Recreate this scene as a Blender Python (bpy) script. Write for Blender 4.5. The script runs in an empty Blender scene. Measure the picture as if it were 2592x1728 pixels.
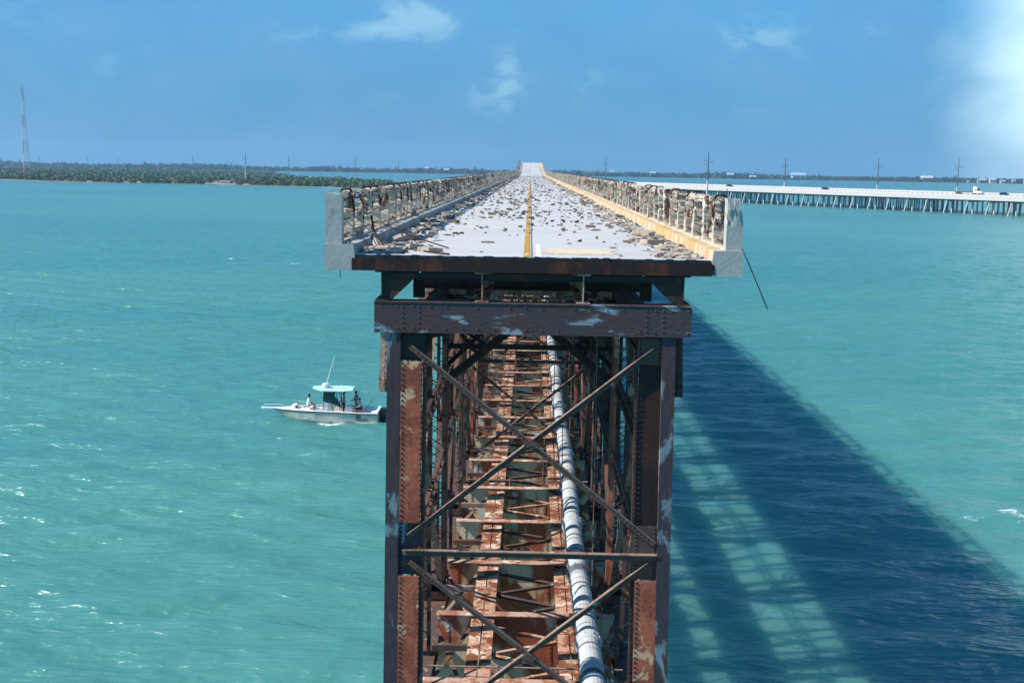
import bpy, bmesh, math, random
import numpy as np
from mathutils import Vector, Matrix, noise as mnoise
R = math.radians
SC = bpy.context.scene
COL = SC.collection
random.seed(7)

# ------------------------------------------------------------------ camera, light, sky, exposure
cam = bpy.data.cameras.new('camera'); cam_o = bpy.data.objects.new('camera', cam); COL.objects.link(cam_o)
cam.sensor_width = 36; cam.lens = 36 * 2799 / 2592
cam.clip_start = 0.1; cam.clip_end = 40000
pitch, yaw, roll = R(8.87), R(0.80), R(0.95)
fw = Vector((-math.sin(yaw) * math.cos(pitch), math.cos(yaw) * math.cos(pitch), -math.sin(pitch)))
r0 = Vector((math.cos(yaw), math.sin(yaw), 0)); u0 = r0.cross(fw)
rt = r0 * math.cos(roll) + u0 * math.sin(roll); up = -r0 * math.sin(roll) + u0 * math.cos(roll)
M3 = Matrix((rt, up, -fw)).transposed()
cam_o.matrix_world = Matrix.Translation((-0.08, 0, 18.0)) @ M3.to_4x4()
SC.camera = cam_o

SUN_EL, SUN_OFF = 42.6, 12.0      # sun on the left, a little behind the viewer
sd = Vector((-math.cos(R(SUN_OFF)) * math.cos(R(SUN_EL)), -math.sin(R(SUN_OFF)) * math.cos(R(SUN_EL)), math.sin(R(SUN_EL))))
sl = bpy.data.lights.new('sun', 'SUN'); sl.energy = 5.0; sl.angle = R(0.5); sl.color = (1, 0.95, 0.87)
so = bpy.data.objects.new('sun', sl); COL.objects.link(so)
so.rotation_euler = sd.to_track_quat('Z', 'Y').to_euler(); so.location = sd * 60

SC.view_settings.view_transform = 'Standard'; SC.view_settings.look = 'None'
SC.view_settings.exposure = 0.52; SC.view_settings.gamma = 1

class NT:
    """small helper to wire shader nodes"""
    def __init__(s, tree): s.t = tree; s.n = tree.nodes; s.l = tree.links
    def new(s, typ, **kw):
        n = s.n.new(typ)
        for k, v in kw.items():
            if k.startswith('_'): setattr(n, k[1:], v)
        return n
    def put(s, sock, v):
        if hasattr(v, 'is_output'): s.l.new(v, sock)
        else: sock.default_value = v
    def math(s, op, a, b=0.0, c=0.0, clamp=False):
        n = s.n.new('ShaderNodeMath'); n.operation = op; n.use_clamp = clamp
        s.put(n.inputs[0], a); s.put(n.inputs[1], b); s.put(n.inputs[2], c); return n.outputs[0]
    def mix(s, f, a, b, blend='MIX'):
        n = s.n.new('ShaderNodeMix'); n.data_type = 'RGBA'; n.blend_type = blend
        s.put(n.inputs[0], f); s.put(n.inputs[6], a if hasattr(a, 'is_output') else (*a, 1) if len(a) == 3 else a)
        s.put(n.inputs[7], b if hasattr(b, 'is_output') else (*b, 1) if len(b) == 3 else b); return n.outputs[2]
    def noise(s, vec, scale, detail=4, rough=0.55, dist=0.0):
        n = s.n.new('ShaderNodeTexNoise'); s.put(n.inputs['Vector'], vec)
        n.inputs['Scale'].default_value = scale; n.inputs['Detail'].default_value = detail
        n.inputs['Roughness'].default_value = rough; n.inputs['Distortion'].default_value = dist
        return n.outputs[0]
    def step(s, v, a, b, lo=0.0, hi=1.0):
        n = s.n.new('ShaderNodeMapRange'); n.interpolation_type = 'SMOOTHSTEP'
        s.put(n.inputs[0], v); n.inputs[1].default_value = a; n.inputs[2].default_value = b
        n.inputs[3].default_value = lo; n.inputs[4].default_value = hi; return n.outputs[0]
    def mapping(s, vec, scale=(1, 1, 1), loc=(0, 0, 0), rot=(0, 0, 0)):
        n = s.n.new('ShaderNodeMapping'); s.put(n.inputs[0], vec)
        n.inputs['Scale'].default_value = scale; n.inputs['Location'].default_value = loc; n.inputs['Rotation'].default_value = rot
        return n.outputs[0]

world = bpy.data.worlds.new('World'); SC.world = world; world.use_nodes = True
w = NT(world.node_tree); w.n.clear()
wo = w.new('ShaderNodeOutputWorld'); bg = w.new('ShaderNodeBackground'); bg.inputs[1].default_value = 0.060
w.l.new(bg.outputs[0], wo.inputs[0])
sky = w.new('ShaderNodeTexSky'); sky.sky_type = 'NISHITA'; sky.sun_disc = False
sky.sun_elevation = R(SUN_EL); sky.sun_rotation = R(270 - SUN_OFF)
sky.altitude = 0; sky.air_density = 1.0; sky.dust_density = 0.2; sky.ozone_density = 3.0
tc = w.new('ShaderNodeTexCoord'); sep = w.new('ShaderNodeSeparateXYZ'); w.l.new(tc.outputs['Generated'], sep.inputs[0])
az = w.math('ARCTAN2', sep.outputs[0], sep.outputs[1]); el = w.math('ARCSINE', sep.outputs[2])
cmb = w.new('ShaderNodeCombineXYZ'); w.l.new(az, cmb.inputs[0]); w.l.new(w.math('MULTIPLY', el, 1.7), cmb.inputs[1])
cn = w.noise(cmb.outputs[0], 34, 7, 0.6, 0.6)
cn2 = w.noise(cmb.outputs[0], 11, 5, 0.55, 0.3)
mask = None
CLOUDS = [(-6.4, 7.4, 1.3, 0.95, 1.25), (-4.9, 7.05, 1.2, 0.75, 1.1), (-8.2, 6.75, 1.3, 0.45, 0.7), (-12.4, 6.35, 1.5, 0.6, 0.42), (-9.6, 6.3, 3, .5, .3), (11.3, 6.5, 2.4, 1.2, 0.68),
          (16.2, 6.6, 1.6, 0.6, 0.35), (-1.1, 4.9, 0.9, 1.5, 0.6), (3.0, 4.4, 2.2, 1.2, .4), (-2.0, 3.6, 1.6, 1.4, 0.55), (-26, 6.2, 3.5, 1.8, 0.35), (-20, 4.6, 3, 1.5, 0.25),
          (11.5, 3.2, 3.5, 1.2, 0.22), (21.5, 5.6, 3.0, 1.2, 0.3), (-8, 3.4, 4, 1.2, 0.2)]
for a, e, ra, re, st in CLOUDS:
    dx = w.math('DIVIDE', w.math('SUBTRACT', az, R(a)), R(ra)); dy = w.math('DIVIDE', w.math('SUBTRACT', el, R(e)), R(re))
    q = w.math('ADD', w.math('MULTIPLY', dx, dx), w.math('MULTIPLY', dy, dy))
    g = w.math('MULTIPLY', w.math('EXPONENT', w.math('MULTIPLY', q, -1.0)), st)
    mask = g if mask is None else w.math('ADD', mask, g)
puff = w.step(w.math('ADD', cn, w.math('MULTIPLY', mask, 0.26)), 0.51, 0.80)
puff = w.math('MULTIPLY', puff, w.math('MINIMUM', mask, 1.0), clamp=True)
veil = w.math('MULTIPLY', w.step(cn2, 0.36, 0.70), 0.34)
tint = w.mix(1.0, sky.outputs[0], (0.64, 1.72, 2.25), 'MULTIPLY')
# a deep blue sea-haze sky: the low sky keeps much of its blue
low = w.step(el, R(2), R(20))
base = w.mix(w.math('MULTIPLY', w.math('SUBTRACT', 1.0, low), 0.86), tint, (1.2, 3.4, 6.7))
base = w.mix(veil, base, (2.3, 4.9, 8.0))
shade = w.step(w.noise(cmb.outputs[0], 7, 3), 0.45, 0.75)
base = w.mix(w.math('MULTIPLY', shade, 0.16), base, (0.85, 2.75, 6.2))
cloudc = w.mix(w.math('MULTIPLY', puff, 0.72), base, (4.2, 7.8, 10.3))
right_glare = w.math('MULTIPLY', w.step(w.math('ADD', az, w.math('MULTIPLY', w.math('SUBTRACT', cn2, .5), .06)), R(18.8), R(26.0)), w.math('MULTIPLY', w.step(el, R(-1.5), R(4.5), .62, 1.0), w.math('MULTIPLY', w.step(el, R(26), R(12)), w.step(az, R(50), R(36)))))  # lens glare at the right edge, painted into the sky as a white bank
cloudc = w.mix(w.math('MULTIPLY', right_glare, .88), cloudc, (13.0, 17.5, 18.5))
w.l.new(cloudc, bg.inputs[0])

# ------------------------------------------------------------------ helpers: mesh building, tagging
class MB:
    def __init__(s): s.v = []; s.f = []; s.m = []
    def add(s, vs, fs, mi=0):
        o = len(s.v); s.v += [tuple(p) for p in vs]
        s.f += [tuple(i + o for i in f) for f in fs]; s.m += [mi] * len(fs); return s
    def box(s, x0, x1, y0, y1, z0, z1, mi=0):
        return s.add([(x0, y0, z0), (x1, y0, z0), (x1, y1, z0), (x0, y1, z0), (x0, y0, z1), (x1, y0, z1), (x1, y1, z1), (x0, y1, z1)],
                     [(0, 3, 2, 1), (4, 5, 6, 7), (0, 1, 5, 4), (1, 2, 6, 5), (2, 3, 7, 6), (3, 0, 4, 7)], mi)
    def bar(s, p, q, wd, ht, upv=(0, 0, 1), off=(0, 0), mi=0):
        p = Vector(p); q = Vector(q); d = (q - p).normalized(); upv = Vector(upv)
        sx = d.cross(upv)
        if sx.length < 1e-4: sx = d.cross(Vector((0, 1, 0)))
        sx.normalize(); uz = sx.cross(d).normalized(); vs = []
        for c in (p, q):
            for a, b in ((-1, -1), (1, -1), (1, 1), (-1, 1)):
                vs.append(c + sx * (off[0] + a * wd / 2) + uz * (off[1] + b * ht / 2))
        return s.add(vs, [(0, 1, 2, 3), (7, 6, 5, 4), (0, 4, 5, 1), (1, 5, 6, 2), (2, 6, 7, 3), (3, 7, 4, 0)], mi)
    def angle(s, p, q, a, t, upv=(0, 0, 1), flip=1, mi=0):
        """L section: a flat leg on top and a standing leg"""
        s.bar(p, q, a, t, upv, (flip * a / 2, a / 2), mi)
        return s.bar(p, q, t, a - t, upv, (flip * t / 2, -t / 2), mi)
    def prism(s, pts, axis, a0, a1, mi=0):
        n = len(pts)
        def P(u, v, a): return (a, u, v) if axis == 'x' else (u, a, v) if axis == 'y' else (u, v, a)
        vs = [P(u, v, a0) for u, v in pts] + [P(u, v, a1) for u, v in pts]
        fs = [tuple(range(n)), tuple(range(2 * n - 1, n - 1, -1))] + [(i, i + n, (i + 1) % n + n, (i + 1) % n) for i in range(n)]
        return s.add(vs, fs, mi)
    def tube(s, pts, rad, n=8, mi=0, caps=True):
        pts = [Vector(p) for p in pts]; rs = rad if isinstance(rad, (list, tuple)) else [rad] * len(pts); o = len(s.v); ref = None
        for i, p in enumerate(pts):
            d = (pts[min(i + 1, len(pts) - 1)] - pts[max(i - 1, 0)]).normalized()
            if ref is None: ref = d.orthogonal().normalized()
            a = (ref - d * ref.dot(d)).normalized(); b = d.cross(a); ref = a
            for k in range(n):
                th = 2 * math.pi * k / n; s.v.append(tuple(p + (a * math.cos(th) + b * math.sin(th)) * rs[i]))
        for i in range(len(pts) - 1):
            for k in range(n):
                s.f.append((o + i * n + k, o + i * n + (k + 1) % n, o + (i + 1) * n + (k + 1) % n, o + (i + 1) * n + k)); s.m.append(mi)
        if caps:
            s.f.append(tuple(o + k for k in range(n - 1, -1, -1))); s.f.append(tuple(o + (len(pts) - 1) * n + k for k in range(n))); s.m += [mi, mi]
        return s
    def rivet(s, p, nrm, r=0.02, mi=0):
        nrm = Vector(nrm); a = nrm.orthogonal().normalized(); b = nrm.cross(a); p = Vector(p)
        vs = [p + (a * math.cos(k * 1.0472) + b * math.sin(k * 1.0472)) * r for k in range(6)]
        vs += [p + (a * math.cos(k * 1.0472) + b * math.sin(k * 1.0472)) * r * .6 + nrm * r * .55 for k in range(6)]
        return s.add(vs, [(k, (k + 1) % 6, (k + 1) % 6 + 6, k + 6) for k in range(6)] + [(6, 7, 8, 9, 10, 11)], mi)
    def rivets(s, p, q, step, nrm, r=0.02, mi=0):
        p = Vector(p); q = Vector(q); n = max(1, int((q - p).length / step))
        for i in range(n + 1): s.rivet(p.lerp(q, i / n), nrm, r, mi)
        return s
    def mesh(s, name, mats, smooth=False):
        me = bpy.data.meshes.new(name); me.from_pydata(s.v, [], s.f)
        for m in (mats if isinstance(mats, (list, tuple)) else [mats]): me.materials.append(m)
        me.polygons.foreach_set('material_index', s.m)
        if smooth: me.polygons.foreach_set('use_smooth', [True] * len(s.f))
        me.update(); return me
    def build(s, name, mats, parent=None, smooth=False, fix=True):
        me = s.mesh(name, mats, smooth)
        if fix:
            bm = bmesh.new(); bm.from_mesh(me); bmesh.ops.recalc_face_normals(bm, faces=bm.faces); bm.to_mesh(me); bm.free()
        return link(name, me, parent)

def link(name, data, parent=None):
    o = bpy.data.objects.new(name, data); COL.objects.link(o)
    if parent is not None:
        o.parent = parent
        if parent.parent is None: o.matrix_parent_inverse = Matrix.Translation(-Vector(parent.location))
    return o
def tag(o, label=None, cat=None, group=None, kind=None):
    for k, v in (('label', label), ('category', cat), ('group', group), ('kind', kind)):
        if v: o[k] = v
    return o
def empty(name, loc=(0, 0, 0)):
    o = bpy.data.objects.new(name, None); COL.objects.link(o); o.location = loc; o.empty_display_size = .3; return o
def copy_tree(o, parent=None):
    c = o.copy(); COL.objects.link(c)
    if parent is not None: c.parent = parent
    for ch in o.children: copy_tree(ch, c)
    return c
def copy_part(o, loc, rot=None, scale=None):
    c = o.copy(); COL.objects.link(c); c.location = loc
    if rot is not None: c.rotation_euler = rot
    if scale is not None: c.scale = scale
    for ch in o.children:
        d = ch.copy(); COL.objects.link(d); d.parent = c
    return c

# ------------------------------------------------------------------ materials
def mat(name, rough=0.6, metal=0.0, spec=0.3):
    m = bpy.data.materials.new(name); m.use_nodes = True; t = NT(m.node_tree)
    b = t.n['Principled BSDF']; b.inputs['Roughness'].default_value = rough; b.inputs['Metallic'].default_value = metal
    b.inputs['Specular IOR Level'].default_value = spec
    geo = t.new('ShaderNodeNewGeometry')
    return m, t, b, geo.outputs['Position']
def bump(t, b, h, strength=0.4, dist=0.02):
    n = t.new('ShaderNodeBump'); n.inputs['Strength'].default_value = strength; n.inputs['Distance'].default_value = dist
    t.l.new(h, n.inputs['Height']); t.l.new(n.outputs[0], b.inputs['Normal'])
def plain(name, col, rough=0.5, spec=0.3, var=0.12, scale=3.0, metal=0.0):
    m, t, b, pos = mat(name, rough, metal, spec)
    n = t.noise(pos, scale, 5)
    t.l.new(t.mix(n, tuple(c * (1 - var) for c in col), tuple(min(1, c * (1 + var)) for c in col)), b.inputs['Base Color'])
    return m
def steel(name, base, rust, patch, rust_t=0.5, patch_t=0.62, scale=1.2, seed=0.0, rough=0.72, streak=True, soft=0.06, st=None):
    m, t, b, pos = mat(name, rough, 0.0, 0.25)
    st = st or (1, 1, .55 if streak else 1)
    p = t.mapping(pos, st, (seed, seed * .7, seed * 1.3))
    n1 = t.noise(p, scale, 8, .62, .4); n2 = t.noise(p, scale * .8, 6, .55, .8)
    n3 = t.noise(p, scale * 9, 5, .6); n4 = t.noise(t.mapping(pos, (1, 1, .12), (seed, 3, 0)), scale * 6, 4, .5)
    p2 = t.mapping(pos, st, (seed + 31.7, seed * .7 + 11, 5.1))
    n5 = t.noise(p2, scale * 1.1, 7, .6, .5)
    c = t.mix(n3, tuple(x * .62 for x in base), tuple(x * 1.4 for x in base))
    f = t.step(t.math('ADD', n1, t.math('MULTIPLY', t.math('SUBTRACT', n4, .5), .25)), rust_t - soft, rust_t + soft)
    rc = t.mix(n3, tuple(x * .55 for x in rust), tuple(min(1, x * 1.5) for x in rust))
    c = t.mix(f, c, rc)
    f2 = t.step(n5, patch_t - soft * .35, patch_t + soft * .5)
    pc = t.mix(n3, tuple(x * .75 for x in patch), tuple(min(1, x * 1.2) for x in patch))
    c = t.mix(f2, c, pc)
    pits = t.step(t.noise(pos, scale * 14, 3, .5), .66, .72)
    c = t.mix(t.math('MULTIPLY', pits, .75), c, (.018, .012, .012))
    t.l.new(c, b.inputs['Base Color'])
    bump(t, b, t.math('ADD', n3, t.math('MULTIPLY', n1, .5)), .5, .015)
    return m
S_PURPLE = steel('steel_plum_paint', (.054, .043, .052), (.066, .042, .044), (.20, .25, .28), .50, .565, 1.1, 0.0, st=(1, 1, .40))
S_PLATE = steel('steel_plum_beam', (.066, .050, .056), (.080, .047, .045), (.26, .32, .35), .50, .572, 1.7, 75.0, st=(.42, 1, 1.25))
S_EDGE = steel('steel_painted_lit_edge', (.26, .175, .14), (.16, .08, .055), (.42, .38, .33), .55, .62, 2.4, 77.0)  # lighter steel, sunlit top edges put into the colour
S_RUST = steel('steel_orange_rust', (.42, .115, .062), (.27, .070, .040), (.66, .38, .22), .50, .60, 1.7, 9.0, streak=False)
S_RUST_SHADE = steel('steel_dark_rust_and_shade', (.024, .014, .014), (.042, .019, .014), (.13, .10, .07), .50, .72, 1.3, 4.0)  # near-black rust; on the right upper cover plate it paints a shadow
S_OLIVE = steel('steel_aged_grey_paint', (.64, .52, .36), (.34, .09, .045), (.62, .61, .57), .49, .60, .85, 17.0)
S_DARK = steel('steel_dark_brown', (.038, .028, .025), (.075, .035, .024), (.16, .15, .12), .55, .68, 2.0, 23.0)
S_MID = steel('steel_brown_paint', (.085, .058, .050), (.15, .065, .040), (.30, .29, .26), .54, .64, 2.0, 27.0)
S_BRIGHT = steel('steel_flaking_rust', (.46, .27, .18), (.19, .062, .032), (.66, .54, .42), .49, .59, 2.2, 41.0)
S_PALE = steel('steel_pale_pink_and_light', (.46, .30, .23), (.30, .12, .07), (.62, .54, .44), .52, .60, 2.2, 53.0)
S_BEAM = steel('steel_fascia_brown', (.026, .015, .015), (.085, .028, .014), (.05, .045, .045), .55, .74, 1.0, 61.0)
REBAR = plain('rebar_rust', (.055, .020, .012), .85, .1, .4, 12)

def concrete(name, base, stain, stain_t=.62, scale=1.5, dark=.6, seed=0.):
    m, t, b, pos = mat(name, .88, 0, .2)
    p = t.mapping(pos, (1, 1, 1), (seed, seed, 0))
    n1 = t.noise(p, scale, 8, .62, .3); n2 = t.noise(p, scale * 9, 5, .6); n3 = t.noise(t.mapping(pos, (1, 1, .35), (seed + 9, 2, 1)), scale * 1.7, 6, .6, .5)
    c = t.mix(n1, tuple(x * .78 for x in base), tuple(min(1, x * 1.15) for x in base))
    c = t.mix(t.step(n2, .58, .7, 0, dark), c, tuple(x * .42 for x in base))
    c = t.mix(t.step(n3, stain_t - .04, stain_t + .05), c, stain)
    t.l.new(c, b.inputs['Base Color']); bump(t, b, t.math('ADD', n2, n1), .5, .012)
    return m
C_RAIL = concrete('spalled_concrete', (.50, .44, .35), (.15, .065, .035), .565, 3.6, .8)
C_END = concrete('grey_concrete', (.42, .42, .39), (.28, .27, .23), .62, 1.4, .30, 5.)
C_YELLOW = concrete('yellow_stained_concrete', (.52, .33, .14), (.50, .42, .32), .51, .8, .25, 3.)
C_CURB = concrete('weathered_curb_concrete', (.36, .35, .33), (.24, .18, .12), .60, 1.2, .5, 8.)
C_RUBBLE = concrete('broken_concrete', (.38, .33, .27), (.26, .14, .07), .60, 3.2, .5, 12.)
C_DARKRUB = concrete('dark_shadowed_rubble', (.15, .125, .10), (.28, .20, .13), .60, 4.0, .5, 19.)  # darker rubble tone with the debris shadows put into the colour
C_PIER = concrete('pier_concrete', (.34, .33, .30), (.2, .18, .15), .6, .4, .4, 15.)

def deck_mat():
    m, t, b, pos = mat('bleached_road_surface', .85, 0, .25)
    n1 = t.noise(pos, .45, 4, .5, .4); n2 = t.noise(pos, 7, 6, .65)
    n3 = t.noise(t.mapping(pos, (.25, 2.6, 1)), 1.0, 6, .6, .3)
    c = t.mix(n1, (.40, .395, .385), (.51, .50, .485))
    c = t.mix(t.step(n2, .60, .72, 0, .35), c, (.20, .19, .19))
    c = t.mix(t.step(n3, .58, .70, 0, .45), c, (.26, .25, .24))
    sp = t.new('ShaderNodeSeparateXYZ'); t.l.new(pos, sp.inputs[0])
    j = t.math('ABSOLUTE', t.math('SUBTRACT', t.math('FRACT', t.math('DIVIDE', sp.outputs[1], 3.7)), .5))
    c = t.mix(t.math('MULTIPLY', t.step(j, .491, .497, 0, .8), t.step(n2, .35, .55)), c, (.14, .13, .13))
    jx = t.math('ABSOLUTE', t.math('SUBTRACT', sp.outputs[0], -.02))
    c = t.mix(t.math('MULTIPLY', t.step(jx, .03, .012), .8), c, (.10, .10, .10))
    t.l.new(c, b.inputs['Base Color']); bump(t, b, t.noise(pos, 1.6, 2, .4), .25, .02); return m
DECK = deck_mat()
def worn_paint(name, col, thr):
    m, t, b, pos = mat(name, .8, 0, .2)
    n = t.noise(t.mapping(pos, (1.5, .5, 1)), 3.2, 7, .65, .4)
    c = t.mix(t.noise(pos, 9, 4), tuple(x * .7 for x in col), col)
    t.l.new(t.mix(t.step(n, thr - .03, thr + .05), c, (.66, .65, .67)), b.inputs['Base Color']); return m
YELLOW = worn_paint('worn_yellow_paint', (.50, .27, .03), .60)
WHITEP = worn_paint('worn_white_paint', (.86, .80, .66), .47)
PATCH = concrete('sand_coloured_patch', (.62, .50, .34), (.30, .24, .17), .66, 2.0, .3, 2.)
TAR = plain('black_tar_edge', (.02, .025, .028), .7, .3, .5, 8)

def pipe_mat():
    m, t, b, pos = mat('whitewashed_pipe_wrap', .8, 0, .2)
    n1 = t.noise(t.mapping(pos, (1, .4, 1)), 3.0, 7, .62, .4); n2 = t.noise(t.mapping(pos, (.35, 5, .35)), 2.2, 5, .6, .3)
    c = t.mix(n1, (.34, .36, .37), (.52, .53, .52))
    c = t.mix(t.step(n2, .60, .68, 0, .8), c, (.10, .11, .13))
    c = t.mix(t.step(t.noise(pos, 11, 4), .64, .70, 0, .85), c, (.05, .05, .06))
    t.l.new(c, b.inputs['Base Color']); bump(t, b, n2, .5, .02); return m
PIPE = pipe_mat()
PIPEDK = plain('dark_pipe_coupling_and_shadow', (.10, .11, .13), .7, .3, .6, 14)

# ------------------------------------------------------------------ the water and the land
def water_mat():
    m, t, b, pos = mat('turquoise_sea', .10, 0, .55)
    b.inputs['IOR'].default_value = 1.333
    p2 = t.mapping(pos, (1, 1, 0))
    n1 = t.noise(t.mapping(p2, (.35, 1, 1), rot=(0, 0, R(2))), .035, 5, .55, .6)
    n2 = t.noise(t.mapping(p2, (.45, 1, 1)), .006, 4, .5, .4)
    c = t.mix(t.step(n1, .35, .68), (.056, .216, .206), (.072, .240, .214))
    c = t.mix(t.step(n2, .42, .66), c, (.046, .196, .196))
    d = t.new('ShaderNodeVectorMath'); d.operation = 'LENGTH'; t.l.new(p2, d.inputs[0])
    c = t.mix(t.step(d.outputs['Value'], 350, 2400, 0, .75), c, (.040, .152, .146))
    # whitecaps
    wn = t.noise(t.mapping(p2, (.42, 1.0, 1), rot=(0, 0, R(-6))), .33, 6, .62, .5)
    wg = t.noise(p2, .055, 3, .5, .2)
    wf = t.noise(t.mapping(p2, (.6, 1.3, 1)), 2.2, 5, .7)
    sx = t.new('ShaderNodeSeparateXYZ'); t.l.new(p2, sx.inputs[0])
    ex = t.math('DIVIDE', t.math('ADD', sx.outputs[0], 11.5), 7.0); ey = t.math('DIVIDE', t.math('SUBTRACT', sx.outputs[1], 76.6), 1.6)
    near_boat = t.math('MULTIPLY', t.math('EXPONENT', t.math('MULTIPLY', t.math('ADD', t.math('MULTIPLY', ex, ex), t.math('MULTIPLY', ey, ey)), -1.0)), .19)
    wn = t.math('ADD', wn, near_boat)
    foam = t.math('MULTIPLY', t.step(t.math('ADD', wn, t.math('MULTIPLY', t.math('SUBTRACT', wg, .5), .5)), .715, .76), t.step(wf, .42, .60))
    c = t.mix(foam, c, (.80, .88, .86))
    t.l.new(c, b.inputs['Base Color'])
    t.l.new(t.math('ADD', t.math('MULTIPLY', foam, .5), .28), b.inputs['Roughness'])
    def crest(v): return t.math('SUBTRACT', 1.0, t.math('ABSOLUTE', t.math('MULTIPLY', t.math('SUBTRACT', v, .5), 3.2)))
    h1 = crest(t.noise(t.mapping(p2, (.26, 1.0, 1), rot=(0, 0, R(4))), .62, 2, .5)); h2 = crest(t.noise(t.mapping(p2, (.30, 1.0, 1), rot=(0, 0, R(-7))), 1.7, 2, .5))
    h3 = t.noise(t.mapping(p2, (.38, 1.0, 1), rot=(0, 0, R(5))), 4.6, 3, .55)
    bump(t, b, t.math('ADD', t.math('ADD', t.math('MULTIPLY', h1, .62), t.math('MULTIPLY', h2, .40)), t.math('MULTIPLY', h3, .20)), 1.0, .40)
    b.inputs['Subsurface Weight'].default_value = 0.9; b.inputs['Subsurface Radius'].default_value = (.5, 1.0, 1.0); b.inputs['Subsurface Scale'].default_value = 3.2; b.subsurface_method = 'BURLEY'
    return m
WATER = water_mat()

def make_water():
    rng = np.random.default_rng(3)
    rr = [6.0]
    while rr[-1] < 4800:
        r = rr[-1]; rr.append(r + (2.2 if r < 26 else .30 if r < 110 else .30 * (r / 110) ** 2 if r < 420 else r * .03))
    rr = np.array(rr)
    th = np.concatenate([np.linspace(-180, -40, 50)[:-1], np.linspace(-40, 40, 640), np.linspace(40, 180, 50)[1:]])
    th = np.radians(th)
    rg, tg = np.meshgrid(rr, th, indexing='ij')
    X = rg * np.sin(tg); Y = rg * np.cos(tg); Z = np.zeros_like(X)
    for i in range(46):
        L = 1.7 * (7.0 / 1.7) ** rng.random(); ang = math.radians(91 + rng.normal(0, 13)); k = 2 * math.pi / L
        a = .0110 * L ** .85 * (.5 + rng.random()); ph = rng.random() * 6.28
        s = np.sin(k * (X * math.cos(ang) + Y * math.sin(ang)) + ph + .6 * np.sin(.11 * X + .07 * Y + i))
        Z += a * (1.0 - 2 * np.abs(s) ** .9 * .5) * .9 if i % 3 == 0 else a * s * .7
    for i in range(5):
        L = 11 + 7 * rng.random(); ang = math.radians(90 + rng.normal(0, 12)); k = 2 * math.pi / L
        Z += .02 * np.sin(k * (X * math.cos(ang) + Y * math.sin(ang)) + rng.random() * 6)
    fade = np.clip((520 - rg) / 300, 0, 1) * np.clip((rg - 8) / 12, 0, 1)
    Z = (Z - Z.mean()) * fade
    Z[:, 0] = Z[:, -1]
    n, mth = X.shape
    co = np.stack([X, Y, Z], -1).reshape(-1, 3)
    co = np.concatenate([co, [[0, 0, 0]]])
    idx = np.arange(n * mth).reshape(n, mth)
    quads = np.stack([idx[:-1, :-1], idx[:-1, 1:], idx[1:, 1:], idx[1:, :-1]], -1).reshape(-1, 4)[:, ::-1]
    me = bpy.data.meshes.new('water'); nv = len(co); nq = len(quads)
    tri = np.stack([np.full(mth - 1, n * mth), idx[0, 1:], idx[0, :-1]], -1)[:, ::-1]
    me.vertices.add(nv); me.vertices.foreach_set('co', co.ravel())
    me.loops.add(nq * 4 + len(tri) * 3); me.loops.foreach_set('vertex_index', np.concatenate([quads.ravel(), tri.ravel()]).astype(np.int32))
    me.polygons.add(nq + len(tri))
    me.polygons.foreach_set('loop_start', np.concatenate([np.arange(nq) * 4, nq * 4 + np.arange(len(tri)) * 3]).astype(np.int32))
    me.polygons.foreach_set('use_smooth', np.ones(nq + len(tri), bool))
    me.materials.append(WATER); me.update(calc_edges=True); me.validate()
    tag(link('water', me), kind='structure')
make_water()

SAND = plain('pale_shore_sand', (.25, .22, .17), .9, .1, .25, .08)
LEAF = None
def leaf_mat(name, a, b_, sc):
    m, t, b, pos = mat(name, .75, 0, .15)
    n = t.noise(pos, sc, 4, .6); n2 = t.noise(pos, sc * 7, 3, .6)
    c = t.mix(t.step(n, .34, .66), a, b_)
    c = t.mix(t.math('MULTIPLY', n2, .5), c, tuple(x * .55 for x in a))
    t.l.new(c, b.inputs['Base Color']); return m
LEAF = leaf_mat('mangrove_leaves', (.052, .100, .042), (.125, .165, .062), .05)
LEAFF = leaf_mat('far_tree_leaves', (.030, .060, .036), (.07, .10, .05), .02)

def ground(name, poly, top):
    b = MB(); b.prism(poly, 'z', -2.0, top); return tag(b.build(name, SAND), kind='structure')
ISLE = [(-760, 1190), (-600, 1085), (-505, 1044), (-437, 992), (-364, 964), (-269, 959), (-215, 938), (-172, 921), (-140, 880), (-112, 845), (-88, 842),
        (-62, 880), (-38, 905), (-44, 990), (-100, 1030), (-150, 1190), (-200, 1330), (-330, 1560), (-520, 2300), (-900, 2700), (-1500, 2700), (-1500, 1500)]
ground('terrain', ISLE, .55)
SHORE = [(-2600, 3080), (-900, 3140), (-216, 3190), (300, 3110), (823, 3070), (1300, 2960), (2600, 2860), (2600, 4300), (-2600, 4300)]
ground('shore', SHORE, .8)

def inside(poly, x, y):
    c = False; j = len(poly) - 1
    for i in range(len(poly)):
        xi, yi = poly[i]; xj, yj = poly[j]
        if (yi > y) != (yj > y) and x < (xj - xi) * (y - yi) / (yj - yi) + xi: c = not c
        j = i
    return c
def clump_faces(b, rng, cx, cy, cz, rx, rz, n, s):
    """leaf-sized tilted quads spread through a rounded volume, denser to its skin"""
    for _ in range(n):
        d = rng.normal(size=3); d /= np.linalg.norm(d); d[2] = abs(d[2]) * 1.0 if rng.random() < .85 else d[2]
        q = (.55 + .45 * rng.random() ** .5)
        c = np.array([cx + d[0] * rx * q, cy + d[1] * rx * q, cz + d[2] * rz * q])
        nrm = d + rng.normal(size=3) * .55; nrm /= np.linalg.norm(nrm)
        u = np.cross(nrm, rng.normal(size=3)); u /= np.linalg.norm(u); v = np.cross(nrm, u)
        k = s * (.6 + .8 * rng.random())
        b.add([c + u * k, c + v * k * .8, c - u * k, c - v * k * .8], [(0, 1, 2, 3)])
rng = np.random.default_rng(11)
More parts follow.
